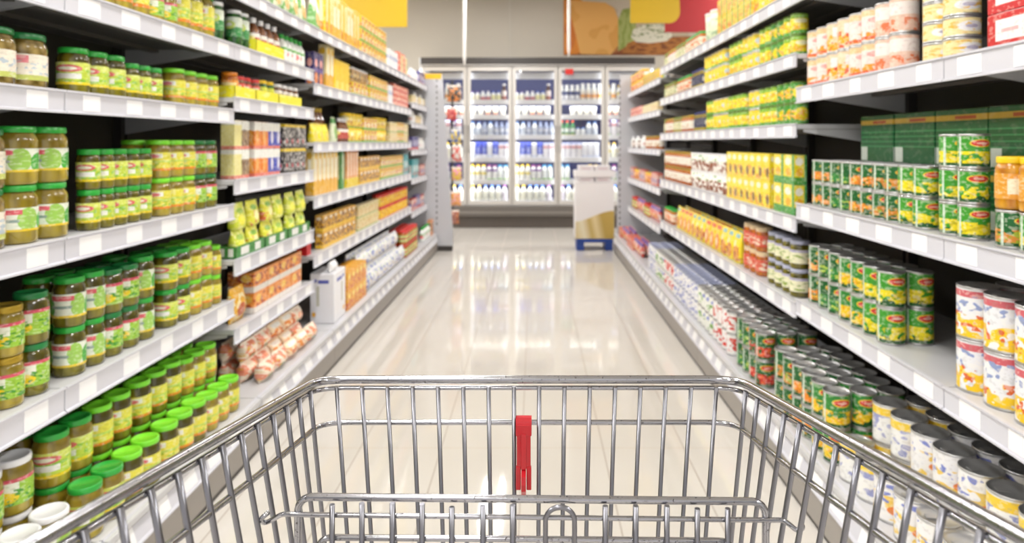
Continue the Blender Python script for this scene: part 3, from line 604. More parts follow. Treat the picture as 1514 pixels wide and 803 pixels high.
# ---- right, far bays
fill('RC', 1, 972, 950, ['cyo'], tiers=1); fill('RC', 1, 949, 929, ['cupo'], tiers=2)
fill('RC', 2, 972, 950, ['ccr'], tiers=1); fill('RC', 2, 949, 929, ['crd'], tiers=1); fill('RC', 3, 972, 952, ['jbw']); fill('RC', 3, 951, 929, ['bwt', 'sjw'])
fill('RC', 4, 972, 929, ['cmx', 'cupo'], block=4, tiers=1); fill('RC', 5, 972, 929, ['brp', 'jrl'], block=4); fill('RC', 6, 946, 914, ['brp', 'crd'], rows=2, block=4)

# display trays of the second bay with the sauces that stand in them
def tray(code, lev, x0, x1, h, depth, m, label, group, goods, off=.006, tiers=1):
    sd = code[0]; s = SGN[sd]; S = SF[sd]+off; d0, d1 = sorted((px_d(x0, S), px_d(x1, S))); z = RAILS[code][lev-1][1]-.0034
    w = d1-d0; T = .0022
    g = G().box((-w/2, 0, 0), (w/2, depth, T), m).box((-w/2, 0, 0), (w/2, T, h), m).box((-w/2, depth-T, 0), (w/2, depth, h), m).box((-w/2, 0, 0), (-w/2+T, depth, h), m).box((w/2-T, 0, 0), (w/2, depth, h), m)
    e = obj('display_tray', g, None, (s*S, (d0+d1)/2, z), PI/2 if sd == 'L' else -PI/2)
    tag(e, label, 'tray', group)
    n = len(goods)
    for i, k in enumerate(goods):
        p = PROTO[k]; cy = d0+.006+(w-.012)*(i+.5)/n
        rd = .3 if p.w == p.dep else .01
        for t in range(tiers):
            o = p.make((s*(S+.006+p.dep/2), cy, z+T+.0006+t*(p.h+.0006)), PI/2+random.uniform(-rd, rd), False)
            ITEMS.append((o, p, code, lev, t, tiers, 0, 1, cy))
M_YTRAY = printed('yellow_tray_card', '#f6ec1e', [('n', 4, .62, .5, .4, '#f8f48a')], busy=.12)
YT = 'yellow trays on the third shelf of the second left bay'
tray('LB', 3, 347.5, 378, .05, .085, M_YTRAY, 'yellow card tray holding orange and red sauce jars, second left bay', YT, ['sja', 'sjr', 'sjr'])
tray('LB', 3, 378.8, 412, .05, .085, M_YTRAY, 'yellow card tray between two others, holding red and lime jars', YT, ['sjr', 'sjl', 'sjl'])
tray('LB', 3, 412.6, 446, .05, .085, M_YTRAY, 'yellow card tray at far end of its shelf, holding brown-and-white jars', YT, ['sjw', 'sjw', 'sjw', 'sjw'])
tray('LB', 2, 379, 420, .06, .085, M_YTRAY, 'yellow card tray holding red-and-white sauce bottles, high on second left bay', None, ['sbr', 'sbr', 'sbr', 'sbr'])

M_GTRAY = printed('green_tray_card', '#3f8f3f', [('r', .3, .5, .14, .34, '#eef0ea'), ('r', .75, .5, .1, .34, '#eef0ea')], busy=.1)
GTG = 'green trays on the fifth shelf of the second left bay'
tray('LB', 5, 349, 391, .05, .075, M_GTRAY, 'green card tray of soup pouches, nearer one, fifth shelf of second left bay', GTG, ['ply', 'plr'], tiers=2)
tray('LB', 5, 392.5, 425, .05, .075, M_GTRAY, 'green card tray of soup pouches, middle one, fifth shelf of second left bay', GTG, ['plr', 'ply'], tiers=2)
tray('LB', 5, 426.5, 458, .05, .075, M_GTRAY, 'green card tray of soup pouches, farther one, fifth shelf of second left bay', GTG, ['ply', 'ply'], tiers=2)
# big white box standing on the bottom shelf and the white bag on it
gwb = multi('white_box_print', '#f1f1f6', ('r', .45, .84, .22, .035, '#5a62b4'), ('r', .8, .86, .08, .03, '#6a72bc'), ('r', .68, .55, .06, .2, '#c8c8b8'), ('e', .85, .18, .08, .05, '#f0b43a'), busy=0)
b_ = obj('shipping_carton', G().box((-.115, -.07, 0), (.115, .07, .286), gwb, .004), None, (-1.225, 4.02, BASEZ+.005), PI/2)
obj('top_flap', G().box((-.113, -.068, .2862), (-.001, .068, .288), gwb).box((.001, -.068, .2862), (.113, .068, .288), gwb), b_)
tag(b_, 'tall plain white carton with small blue print on the left bottom shelf', 'box')
pillow('wbag', 'flour_bag', 'x', .11, .05, .06, multi('white_bag', '#f5f5f7', ('n', 5, .66, .5, .3, '#dcdce6')))
tag(PROTO['wbag'].make((-1.19, 3.985, BASEZ+.294), PI/2, True), 'small white bag lying on top of the tall white carton', 'bag')
carton('cred', 'sauce_carton', 'x', .07, .06, .155, multi('plain_red_carton', '#c8161e', ('r', .5, .9, .5, .1, '#e8e0e0'), busy=0))
tag(PROTO['cred'].make((-1.30, 3.812, .6166), PI/2, True), 'plain red carton beside the first yellow-brown soup cartons on the left', 'box')

# ---- labels for all shelf goods
ORD = ['first', 'second', 'third', 'fourth', 'fifth', 'sixth', 'seventh', 'eighth', 'ninth', 'tenth', 'eleventh', 'twelfth', 'thirteenth', 'fourteenth', 'fifteenth', 'sixteenth', 'seventeenth', 'eighteenth', 'nineteenth']
def ordinal(n):
    if n <= 19: return ORD[n-1]
    t = {2: 'twent', 3: 'thirt', 4: 'fort', 5: 'fift'}[n//10]
    return t+'ieth' if n % 10 == 0 else t+'y-'+ORD[n % 10-1]
BAYW = {'LA': 'nearest left bay', 'LB': 'second left bay', 'LC': 'long left run', 'LD': 'farthest left bay', 'RA': 'nearest right bay', 'RB': 'long right run', 'RC': 'farthest right bay'}
def shelfw(code, lev): 
    n = len(RAILS[code])+1
    return 'bottom shelf' if lev == n else 'top shelf' if lev == 1 else ORD[lev-1]+' shelf'
def tierw(t, T):
    return '' if T == 1 else ['lower tier', 'upper tier'][t] if T == 2 else ['lowest tier', 'middle tier', 'topmost tier'][t] if T == 3 else ['lowest tier', 'second tier', 'third tier', 'topmost tier'][t]
def plural(k):
    w = k.replace('_', ' ')
    return w+'es' if w.endswith(('ch', 'x', 's')) else w+'s'
groups = {}
for it in ITEMS:
    o, p, code, lev, t, T, r, R, d = it
    rw = '' if R == 1 else ('front-row ', 'second-row ', 'third-row ')[r]
    tw = rw+tierw(t, T) if T > 1 else (rw.strip().replace('-', ' ') if rw else '')
    groups.setdefault((p.desc, code, lev, tw), []).append((d, o, p))
for (desc, code, lev, tw), L in groups.items():
    L.sort(key=lambda a: a[0])
    for i, (d, o, p) in enumerate(L):
        where = '' if len(L) == 1 else ', %s from near end' % ordinal(i+1)
        lab = desc+where+(', '+tw if tw else '')+', '+shelfw(code, lev)+', '+BAYW[code]
        if len(lab.replace(',', '').split()) > 16: print('LONG', lab)
        tag(o, lab, p.cat, '%s on the %s of the %s' % (plural(p.kind), shelfw(code, lev), BAYW[code]))

# ------------------------------------------------------------------ end panels
def end_panel(x_in_top, x_in_bot, x_out, hx, y, label, yellow):
    e = empty('gondola_end_panel', ((x_in_top+x_out)/2, y, 0)); cx = e.location.x
    g = G().prism([(x_out-cx, .06), (x_in_bot-cx, .06), (x_in_bot-cx, .2), (x_in_top-cx, 2.03), (x_out-cx, 2.03)], 0, .036, M_PANEL); obj('panel', g, e)
    g = G(); z = .3
    while z < 1.98:
        g.box((hx-cx-.006, -.002, z), (hx-cx+.006, 0.001, z+.028), M_HOLE); z += .066
    obj('slot_strip', g, e)
    g = G().box((min(x_out, x_in_bot)-cx+.005, .004, 0), (max(x_out, x_in_bot)-cx-.005, .032, .062), M_DARK); obj('foot', g, e)
    if yellow:
        g = G().box((min(x_out, x_in_top)-cx, -.004, 1.985), (max(x_out, x_in_top)-cx-.01, .04, 2.045), mat('yellow_strip', '#f2c021', .5)); obj('top_strip', g, e)['label'] = 'yellow strip capping the panel'
    tag(e, label, 'panel')
end_panel(-1.063, -.94, -1.73, -1.125, 7.80, 'tall grey slotted end panel with yellow top strip, left of the fridges', True)
end_panel(.99, .955, 1.57, .985, 7.80, 'tall grey slotted end panel behind the white display stand', False)

# clip strip with hanging bags, behind the left end panel
cs = obj('clip_strip', G().box((-.014, -.002, .35), (.014, .002, 2.0), mat('strip_plastic', (70, 68, 66), .4)).box((-.014, -.03, 1.98), (.014, .002, 1.984), MATS['strip_plastic']), None, (-.985, 8.12, 0))
ch = G()
for k in range(7): ch.box((-.012, -.028, 1.9-k*.235), (.012, 0, 1.902-k*.235), M_WHITE)
obj('clip', ch, cs); tag(cs, 'dark hanging clip strip carrying colourful bags beside the left end panel', 'strip')
HB = [('black and orange bag, topmost on the clip strip', '#3a3436', '#e8882a', .20, 1.74, 0.0), ('red bag, second from top on the clip strip', '#c8303a', '#e86a5a', .15, 1.52, -.03), ('blue and yellow bag, third from top on the clip strip', '#6a7fb4', '#f3d01f', .17, 1.24, .02),
      ('white, red and yellow bag, fourth from top on the clip strip', '#e8d9d4', '#e0382c', .2, 1.02, .03), ('yellow and pink bag, fifth from top on the clip strip', '#f0c93a', '#e88ab0', .16, .80, .03), ('pink and orange bag, sixth from top on the clip strip', '#eda89a', '#f0a03a', .17, .50, .02), ('brown bag hanging lowest on the clip strip', '#9a4a34', '#c87a4a', .17, .28, .0)]
for i, (lb, a, b, h, z, dx) in enumerate(HB):
    k = 'hang%d' % i
    pillow(k, 'snack_bag', 'x', .12 if i else .16, .05, h, multi('hanging_bag_%d' % i, a, ('n', 4, .52, .45, .45, b), ('r', .5, .93, .5, .05, '#f0e6dc')))
    tag(PROTO[k].make((-.955+dx, 8.06, z), .25, True), lb, 'bag', 'bags hanging on the clip strip')

# ------------------------------------------------------------------ fridges along the back wall
FY = 9.92
fr = empty('display_fridge', (.03, FY, 0)); fx = -.03
tag(fr, 'long glass-door chiller with grey canopy and base along the back wall', 'fridge')
M_IN = mat('fridge_liner_white', (240, 242, 245), .4); M_NAVY = mat('fridge_back_navy', (32, 40, 104), .5)
XB = [-1.66, -.985, -.325, .345, 1.035, 1.72]
def F(*a): return (a[0]+fx, a[1]-FY, a[2])
def fbox(g, lo, hi, m, bev=0): return g.box(F(*lo), F(*hi), m, bev)
g = G(); fbox(g, (-1.70, FY+.86, .33), (1.76, FY+.88, 2.50), M_NAVY); obj('back_panel', g, fr)
g = G()
for x in (-1.70, 1.72): fbox(g, (x, FY+.06, .0), (x+.04, FY+.88, 2.50), M_IN)
fbox(g, (-1.66, FY+.06, .30), (1.72, FY+.86, .345), M_IN); fbox(g, (-1.66, FY+.06, 2.42), (1.72, FY+.86, 2.46), M_IN); obj('cabinet_shell', g, fr)
g = G(); fbox(g, (-1.66, FY-.06, 2.375), (1.76, FY+.86, 2.495), M_DARK, .01); fbox(g, (-1.66, FY-.064, 2.378), (1.76, FY-.06, 2.39), M_ALU); obj('canopy', g, fr)
g = G(); fbox(g, (-1.66, FY-.05, .17), (1.76, FY+.06, .325), mat('bumper_grey', (112, 106, 100), .35), .015); fbox(g, (-1.66, FY-.056, .215), (1.76, FY-.05, .245), mat('bumper_strip', (140, 134, 128), .35), .003); obj('bumper', g, fr)
g = G(); fbox(g, (-1.66, FY+.0, .0), (1.76, FY+.05, .17), mat('kick_grey', (92, 84, 78), .45)); obj('kick_plate', g, fr)
def glass():
    m = bpy.data.materials.new('door_glass'); m.use_nodes = True; t = NT(m)
    for n in list(t.n): t.n.remove(n)
    out = t.node('ShaderNodeOutputMaterial'); tr = t.node('ShaderNodeBsdfTransparent'); gs = t.node('ShaderNodeBsdfGlossy'); gs.inputs['Roughness'].default_value = .03
    fz = t.node('ShaderNodeFresnel'); fz.inputs[0].default_value = 1.45; mx = t.node('ShaderNodeMixShader')
    t.l.new(fz.outputs[0], mx.inputs[0]); t.l.new(tr.outputs[0], mx.inputs[1]); t.l.new(gs.outputs[0], mx.inputs[2]); t.l.new(mx.outputs[0], out.inputs[0])
    return m
M_GLASS = glass()
SHZ = [1.873, 1.652, 1.354, 1.02, .69, .385]
M_RED = mat('red_card', '#d8302a', .5)
DW = ['leftmost', 'second', 'third', 'fourth', 'rightmost']
for i in range(5):
    a, b = XB[i]+.006, XB[i+1]-.006
    z0, z1 = .337, 2.37; w = .05
    g = G()
    fbox(g, (a, FY-.03, z0), (a+w, FY+.01, z1), M_ALU, .006); fbox(g, (b-w, FY-.03, z0), (b, FY+.01, z1), M_ALU, .006)
    fbox(g, (a+w, FY-.03, z0), (b-w, FY+.01, z0+.06), M_ALU, .004); fbox(g, (a+w, FY-.03, z1-.07), (b-w, FY+.01, z1), M_ALU, .004)
    d = obj('door', g, fr)
    g = G(); fbox(g, (a+w-.004, FY-.012, z0+.056), (b-w+.004, FY-.006, z1-.066), M_GLASS); obj('door_glass', g, d)
    hx = b-.026 if i in (0, 2, 4) else a+.026
    g = G()
    g.tube([F(hx, FY-.03, 1.5), F(hx, FY-.062, 1.5), F(hx, FY-.062, 1.12), F(hx, FY-.03, 1.12)], .009, M_STEEL, 8); obj('handle', g, d)
    if i == 3:
        g = G(); fbox(g, (a+.10, FY-.036, 2.245), (a+.22, FY-.031, 2.33), M_RED); obj('door_card', g, d)['label'] = 'small red card on the door top'
    g = G()
    fbox(g, (a+.02, FY+.09, 2.19), (b-.02, FY+.11, 2.29), mat('header_white', (235, 236, 240), .5)); obj('header_strip', g, fr)
    for k, z in enumerate(SHZ):
        g = G(); fbox(g, (a+.004, FY+.10, z-.022), (b-.004, FY+.80, z-.004), M_IN)
        sh = obj('shelf', g, fr)
        g = G(); fbox(g, (a+.004, FY+.088, z-.058), (b-.004, FY+.0985, z+.014), M_WHITE, .003); obj('shelf_edge', g, sh)
g = G()
for x in XB[1:-1]: fbox(g, (x-.035, FY+.02, .345), (x+.035, FY+.05, 2.37), M_ALU)
obj('mullion', g, fr)

# goods in the fridges
mb = mat('milk_white', '#f3f4ee', .3)
def bt(key, desc, r, h, cap, base, *layers, body=None, neck=.45, lz=(.08, .6), cat='bottle'):
    bottle(key, 'drink_bottle', desc, r, h, mat('cap_'+cap.strip('#'), cap, .35), P('drink_print_'+key, base, list(layers), rep=2), body or mb, neck=neck, lz=lz, cat=cat)
bt('f1', 'cream bottle with purple cap', .034, .15, '#6a4a9a', '#f2ecd0'); bt('f2', 'white bottle with pink band', .034, .15, '#e8e4ee', '#f4f2f2', ('r', .5, .3, .5, .3, '#c84a5a'))
bt('f3', 'pale-yellow bottle with blue cap', .034, .15, '#3a5ac0', '#f0ecb0'); bt('f4', 'tall dark brown bottle', .036, .255, '#f0ece8', '#e8d8d0', ('r', .5, .2, .5, .2, '#a04a2c'), body=mat('brown_glass', '#4a2a22', .15), neck=.5)
bt('f5', 'dark-blue-and-white bottle', .034, .24, '#f2f2f2', '#2e3c80', ('r', .5, .3, .5, .25, '#f0f0f4'), neck=.6); bt('f6', 'orange-and-white bottle', .036, .26, '#f6f4f0', '#f7efe0', ('r', .5, .4, .5, .2, '#f0a84a'), neck=.6)
tub('f7', 'yogurt_cup', 'large white cup', .046, .14, mat('lid_white', '#f1f1f4', .3), P('cup_white', '#f3f1e8', [('e', .5, .4, .25, .2, '#f0e8cc')], rep=2)); tub('f8', 'yogurt_cup', 'cream cup with orange base', .046, .14, mat('lid_white', '#f1f1f4', .3), P('cup_orange', '#f2e9d6', [('r', .5, .15, .5, .16, '#e0703a')], rep=2))
bt('f9', 'pale blue bottle', .04, .21, '#6a8ac0', '#e4eaf2', ('n', 5, .55, .5, .4, '#a8b8d4')); bt('f10', 'grey-blue bottle', .036, .21, '#7a84a8', '#aeb8d0', ('r', .5, .6, .5, .2, '#d8dce8'), body=mat('greyblue_bottle', '#9aa4c0', .25))
carton('f11', 'milk_carton', 'white milk carton', .075, .07, .235, multi('milk_carton_white', '#f2f4fa', ('r', .5, .1, .5, .1, '#d9e0f2'))); carton('f12', 'milk_carton', 'blue-and-white milk carton', .075, .07, .24, multi('milk_carton_blue', '#3f5ae0', ('r', .5, .12, .5, .14, '#f2f4fa'), ('e', .5, .5, .22, .2, '#aab8f4')))
carton('f13', 'milk_carton', 'white milk carton with red mark', .075, .07, .235, multi('milk_carton_red', '#f0eef2', ('r', .5, .72, .5, .1, '#d8a0a8'), ('r', .5, .94, .5, .06, '#9aa4cc')))
bt('f14', 'white bottle with purple top', .036, .23, '#8a3a7a', '#f2f2ee', ('r', .5, .06, .5, .08, '#7ab83a'), ('r', .5, .9, .5, .1, '#7a4a9a'), neck=.6, lz=(.03, .75)); bt('f15', 'white bottle with green base', .036, .23, '#4a9ac8', '#eef2ee', ('r', .5, .08, .5, .1, '#7ab83a'), neck=.6, lz=(.03, .75))
bt('f16', 'milk bottle with yellow cap', .042, .235, '#f0c81e', '#f5f4e2', neck=.4); bt('f17', 'milk bottle with blue cap', .042, .235, '#4a7ad0', '#f4f4e6', neck=.4); bt('f18', 'milk bottle with purple cap', .042, .235, '#9a5a9a', '#e6e0ec', neck=.4)
bt('f19', 'green bottle with white label', .035, .225, '#c84a3a', '#3f9a5a', ('r', .5, .5, .5, .2, '#e8f0e8'), ('r', .5, .05, .5, .06, '#e8d03a'), body=mat('green_bottle', '#2a7a44', .2), neck=.5, lz=(.05, .7))
bt('f20', 'short white bottle', .034, .13, '#4a7ad0', '#f2f4f8')
bt('f21', 'white bottle with yellow band', .036, .235, '#f0c81e', '#f6f5ee', ('r', .5, .6, .5, .1, '#f0dc5a'), neck=.55, lz=(.03, .75))
FC = {}
def fridge_row(i, k, keys, x0=None, x1=None, gap=.010):
    a = (XB[i]+.03) if x0 is None else x0; b = (XB[i+1]-.03) if x1 is None else x1
    x = a; j = 0
    while True:
        p = PROTO[keys[j % len(keys)]]
        if x+p.w > b: break
        o = p.make((x+p.w/2, FY+.11+.05, SHZ[k]-.0034), random.uniform(-.2, .2) if p.w == p.dep else 0, True)
        FC.setdefault((p.desc, i, k), []).append((x, o, p)); x += p.w+gap; j += 1
for i in (1, 2):
    fridge_row(i, 0, ['f1', 'f1', 'f2', 'f2', 'f3', 'f3', 'f4']); fridge_row(i, 1, ['f7', 'f7', 'f8', 'f8', 'f7', 'f7'], gap=.018)
    fridge_row(i, 2, ['f9', 'f9', 'f10', 'f9', 'f10', 'f10', 'f10']); fridge_row(i, 3, ['f11', 'f12', 'f12', 'f11', 'f12', 'f13', 'f13'])
    fridge_row(i, 4, ['f21', 'f21', 'f21', 'f14', 'f14', 'f15', 'f15']); fridge_row(i, 5, ['f16', 'f16', 'f17', 'f17', 'f17', 'f18'])
fridge_row(3, 0, ['f5', 'f5', 'f5', 'f5', 'f6', 'f6', 'f6', 'f6']); fridge_row(3, 1, ['f7'], x0=.53, gap=.01); fridge_row(3, 2, ['f19', 'f19', 'f19', 'f20', 'f20', 'f9', 'f9']); fridge_row(3, 3, ['f13', 'f13', 'f13', 'f13', 'f11', 'f11', 'f11'])
fridge_row(3, 4, ['f15', 'f15'], x1=.56); fridge_row(3, 4, ['f21'], x0=.80); fridge_row(3, 5, ['f18', 'f17', 'f16', 'f16', 'f16', 'f16'])
for k, ks in enumerate((['f21', 'f6'], ['f8', 'f8'], ['f14', 'f13'], ['f21', 'f16'], ['f9', 'f14'], ['f16', 'f17'])):
    fridge_row(4, k, ks, x1=1.40)
    fridge_row(0, k, ks[::-1], x0=-1.33)
for (desc, i, k), L in FC.items():
    L.sort(key=lambda a: a[0])
    for j, (x, o, p) in enumerate(L):
        where = '' if len(L) == 1 else ', %s from left' % ordinal(j+1)
        lab = '%s%s, %s shelf behind %s fridge door' % (desc, where, ('top', 'second', 'third', 'fourth', 'fifth', 'bottom')[k], DW[i])
        assert len(lab.replace(',', '').split()) <= 16, lab
        tag(o, lab, p.cat, '%s in the fridges' % plural(p.kind))

# ------------------------------------------------------------------ white display stand on a blue pallet
st = empty('display_stand', (.70, 7.99, 0)); tag(st, 'white cardboard display stand with golden wave on a blue pallet', 'display')
mw = mat('card_white', (244, 242, 243), .55); mbl = mat('pallet_blue', '#24479c', .45)
W, D = .225, .165
g = G().box((-W+.02, -D-.01, .095), (W-.01, D, .135), mbl, .004); obj('pallet_deck', g, st)
for sx in (-1, 1):
    g = G().box((sx*.165-.042, -D, 0), (sx*.165+.042, D, .095), mbl, .006); obj('pallet_foot', g, st)
obj('bin', G().box((-W, -D, .137), (W, D, .79), mw, .004), st)
def gold():
    m = mat('gold_wave_print', '#d8c282', .4)
    t = NT(m); uv = t.node('ShaderNodeUVMap'); sp = t.node('ShaderNodeSeparateXYZ'); t.l.new(uv.outputs[0], sp.inputs[0])
    r = t.node('ShaderNodeValToRGB'); t.l.new(t.math('ADD', sp.outputs[0], t.math('MULTIPLY', sp.outputs[1], .15)), r.inputs[0])
    e = r.color_ramp.elements; e[0].position = 0; e[0].color = lin('#dcc88c'); e[1].position = 1; e[1].color = lin('#c9ac5a')
    for p_, c in ((.25, '#f0e8cc'), (.45, '#cdb266'), (.6, '#ead9a8'), (.8, '#c2a452')): q = e.new(p_); q.color = lin(c)
    t.l.new(r.outputs[0], t.n['Principled BSDF'].inputs['Base Color']); return m
wave = [(-W+.002, .139), (W-.002, .139)]
for i in range(17):
    u = 1-i/16; wave.append((-W+.002+u*(2*W-.004), .335+.125*(u*u*(3-2*u))+.008*math.sin(u*PI)))
o = obj('wave_print', G().prism(wave, -D-.0022, -D-.0004, gold()), st); o['label'] = 'golden wave printed across the lower front'
g = G()
for lo, hi in (((-W-.006, -D-.006, .855), (W+.006, -D, .925)), ((-W-.006, D, .855), (W+.006, D+.006, .925)), ((-W-.006, -D, .855), (-W, D, .925)), ((W, -D, .855), (W+.006, D, .925))): g.box(lo, hi, mw)
for sx in (-1, 1):
    for sy in (-1, 1): g.box((sx*(W-.008)-.008, sy*(D-.008)-.008, .79), (sx*(W-.008)+.008, sy*(D-.008)+.008, .856), mw)
g.box((-W, -D, .853), (W, D, .8555), mw)
obj('top_tray', g, st)
carton('wpk', 'white_packet', 'x', .175, .27, .0585, multi('white_pack', '#eeeaec', ('r', .5, .45, .3, .16, '#e0cdd2'), busy=.1))
carton('wpk2', 'white_packet', 'x', .175, .27, .062, MATS['white_pack'])
for tier, (z, tw) in enumerate(((.7925, 'below the tray band'), (.8575, 'inside the top tray, lower one'), (.9205, 'inside the top tray, uppermost'))):
    for sx, hw in ((-1, 'left'), (1, 'right')):
        tag(PROTO['wpk' if tier == 0 else 'wpk2'].make((.70+sx*.096, 7.99, z), 0, True), 'white packet in the display stand, %s stack, %s' % (hw, tw), 'box', 'white packets in the display stand')

# ------------------------------------------------------------------ signs, poster, hanging rods
def sign(pts, y, m, label, x0, x1, ztop):
    e = empty('hanging_sign', ((x0+x1)/2, y, ztop)); cx = e.location.x
    obj('sign_board', G().prism([(x-cx, z-ztop) for x, z in pts], -.012, .012, m), e)
    for q in (.25, .75):
        x = x0+(x1-x0)*q-cx
        obj('hanging_wire', G().tube([(x, 0, -.02), (x, 0, 3.6-ztop)], .0025, M_STEEL, 6), e)
    tag(e, label, 'sign')
M_YS = mat('sign_yellow', '#cba60c', .5); M_RS = mat('sign_red', '#a60f18', .5)
sign([(-2.35, 2.48), (-1.354, 2.48), (-1.354, 3.3), (-2.35, 3.3)], 7.2, M_YS, 'large plain yellow hanging sign above the left shelving', -2.35, -1.354, 3.3)
rc = [(1.136, 2.664), (1.60, 2.664)]+[(1.60+.12*math.sin(a), 2.80-.136*math.cos(a)) for a in [PI/2*i/8 for i in range(1, 9)]]+[(1.70, 3.3), (1.136, 3.3)]
sign(rc, 8.0, M_YS, 'yellow hanging sign with rounded corner in front of the cheese poster', 1.136, 1.72, 3.3)
sign([(1.62, 2.62), (2.45, 2.62), (2.45, 3.3), (1.62, 3.3)], 8.4, M_RS, 'plain red hanging sign beside the yellow sign on the right', 1.62, 2.45, 3.3)
for x, y, z, lb in ((-.93, 9.0, 2.275, 'white rod hanging from the ceiling left of the middle fridge doors'), (.459, 9.0, 2.40, 'white rod hanging from the ceiling in front of the cheese poster')):
    e = obj('hanging_rod', G().lathe([(.001, 0), (.012, .0), (.013, .05), (.022, .1), (.022, 3.56-z), (.001, 3.56-z)], mat('rod_white', (244, 242, 240), .4), 14, caps=False), None, (x, y, z))
    obj('ceiling_plate', G().lathe([(.05, 3.56-z), (.05, 3.6-z), (.001, 3.6-z)], MATS['rod_white'], 16, caps=False), e); tag(e, lb, 'rod')
# cheese poster on the back wall
PY = 10.8
def wp(px, py, y=10.79): return ((px-VX)*y/FPX, CAMH-(py-VY)*y/FPX)
ps = empty('food_poster', (1.6, PY, 2.62)); tag(ps, 'food poster with cheese wedge and topped bread on the back wall', 'poster')
def patch(name, pts, k, m, parent=ps):
    q = [(wp(*p)[0]-1.6, wp(*p)[1]-2.62) for p in pts]
    return obj(name, G().prism(q, -.006-.0025*(k+1), -.006-.0025*k, m), parent)
mot = lambda n, a, b, s: P(n, a, [('n', s, .55, .5, .5, b)], rough=.6, coat=0, busy=0)
patch('poster_sheet', [(833, 82), (1090, 82), (1090, -25), (833, -25)], 0, mot('poster_sheet_tan', '#cfc4b4', '#c2b39a', 3))
patch('table_print', [(834, 81.5), (1089, 81.5), (1089, 52), (930, 56), (834, 60)], 1, mot('poster_brown', '#8a4a20', '#b0703a', 6))
patch('cheese_rind', [(833.5, 80), (853, 80), (873, 72), (866, 4), (845, -8), (833.5, -10)], 2, mot('poster_orange', '#e08a2e', '#d2762a', 4))
patch('cheese_cut', [(858, 80), (903, 81), (914, 68), (914, 28), (908, 12), (895, 4), (838, 0), (846, 30)], 3, mot('poster_cheese', '#eab264', '#e0a452', 2))
patch('lettuce_print', [(914, 76), (940, 60), (940, 10), (920, 14), (914, 30)], 2, mot('poster_green', '#a9b46a', '#8f9e4a', 5))
patch('bread_print', [(918, 81), (928, 64), (945, 57), (990, 54), (1020, 56), (1022, 81)], 3, mot('poster_bread', '#b0702f', '#7e4518', 9))
patch('cream_print', [(933, 55), (936, 44), (950, 37), (975, 35), (990, 42), (994, 54), (985, 61), (960, 64), (940, 62)], 4, P('poster_cream', '#e4e2d0', [('n', 9, .58, .6, .35, '#8f9a6a')], rough=.6, coat=0, busy=0))

# ------------------------------------------------------------------ ceiling lights
M_TUBE = mat('lamp_tube', (255, 250, 242), .5, emit=9.0)
def ceiling_light(x, y, label, pw):
    e = empty('ceiling_light', (x, y, 3.6)); tag(e, label, 'light', 'ceiling lights over the aisle')
    obj('housing', G().box((-.17, -.63, -.06), (.17, .63, 0), mat('housing_white', (235, 235, 235), .5), .005), e)
    for s in (-1, 1): obj('tube', G().tube([(s*.105, -.6, -.08), (s*.105, .6, -.08)], .02, M_TUBE, 10), e)
    for s in (-1, 1):
        l = bpy.data.lights.new('tube_light', 'AREA'); l.shape = 'RECTANGLE'; l.size = .05; l.size_y = 1.2; l.energy = pw/2; l.color = (1.0, .992, .98)
        link('tube_light', l, e, (s*.105, 0, -.103))
LIGHTP = 26
for i, y in enumerate((-1.4, 1.2, 3.8, 6.4, 8.9)):
    ceiling_light(-.55, y, 'twin-tube ceiling light over the aisle, %s from the trolley' % ORD[i], LIGHTP if i < 4 else 20)
for s, sw in ((-1, 'left'), (1, 'right')):      # added fill rows, out of view above both sides, to brighten the shelf fronts
    for i, y in enumerate((-.6, 2.4, 5.4, 8.2)):
        ceiling_light(s*2.9, y, 'added twin-tube fill light above the %s neighbouring aisle, %s from the trolley' % (sw, ORD[i]), 48)
for i, x in enumerate(XB):      # the fridges' own light strips behind the door posts
    l = bpy.data.lights.new('fridge_light', 'AREA'); l.shape = 'RECTANGLE'; l.size = .05; l.size_y = 1.95; l.energy = 2.2 if 0 < i < 5 else 1.2; l.color = (.96, .98, 1.0)
    lo = link('fridge_light', l, None, (x, FY+.055, 1.36)); lo.rotation_euler = (PI/2, 0, 0); l.spread = PI
for k, z in enumerate([2.40]+SHZ[:-1]):      # light strips under the front edge of every fridge shelf
    l = bpy.data.lights.new('fridge_light', 'AREA'); l.shape = 'RECTANGLE'; l.size = 3.3; l.size_y = .03; l.energy = (9, 6, 3, 5, 5, 5)[k]; l.color = (.96, .98, 1.0)
    lo = link('fridge_light', l, None, (.03, FY+.115, z-.062)); lo.rotation_euler = (PI*.2, 0, 0)
w = bpy.data.worlds.new('store'); SC.world = w; w.use_nodes = True
bg = w.node_tree.nodes['Background']; bg.inputs[0].default_value = (1.0, .985, .965, 1); bg.inputs[1].default_value = .9

# ------------------------------------------------------------------ the trolley
def steel():
    m = mat('trolley_chrome', (186, 186, 190), .22, metal=1.0); t = NT(m); b = t.n['Principled BSDF']
    tc = t.node('ShaderNodeTexCoord'); nz = t.node('ShaderNodeTexNoise'); t.l.new(tc.outputs['Object'], nz.inputs['Vector']); nz.inputs['Scale'].default_value = 420; nz.inputs['Detail'].default_value = 3
    f = t.math('GREATER_THAN', nz.outputs[0], .66)
    t.l.new(t.mix(f, lin((168, 168, 173)), lin((84, 80, 80))), b.inputs['Base Color'])
    t.l.new(t.math('ADD', .16, t.math('MULTIPLY', f, .3)), b.inputs['Roughness'])
    bp = t.node('ShaderNodeBump'); bp.inputs['Strength'].default_value = .12; bp.inputs['Distance'].default_value = .0006
    t.l.new(nz.outputs[0], bp.inputs['Height']); t.l.new(bp.outputs[0], b.inputs['Normal'])
    return m
MC = steel(); MWIRE = mat('trolley_wire', (132, 132, 138), .3, metal=1.0)
D0 = .764
def rimz(d): return CAMH-(.2675-.137*(D0-d))
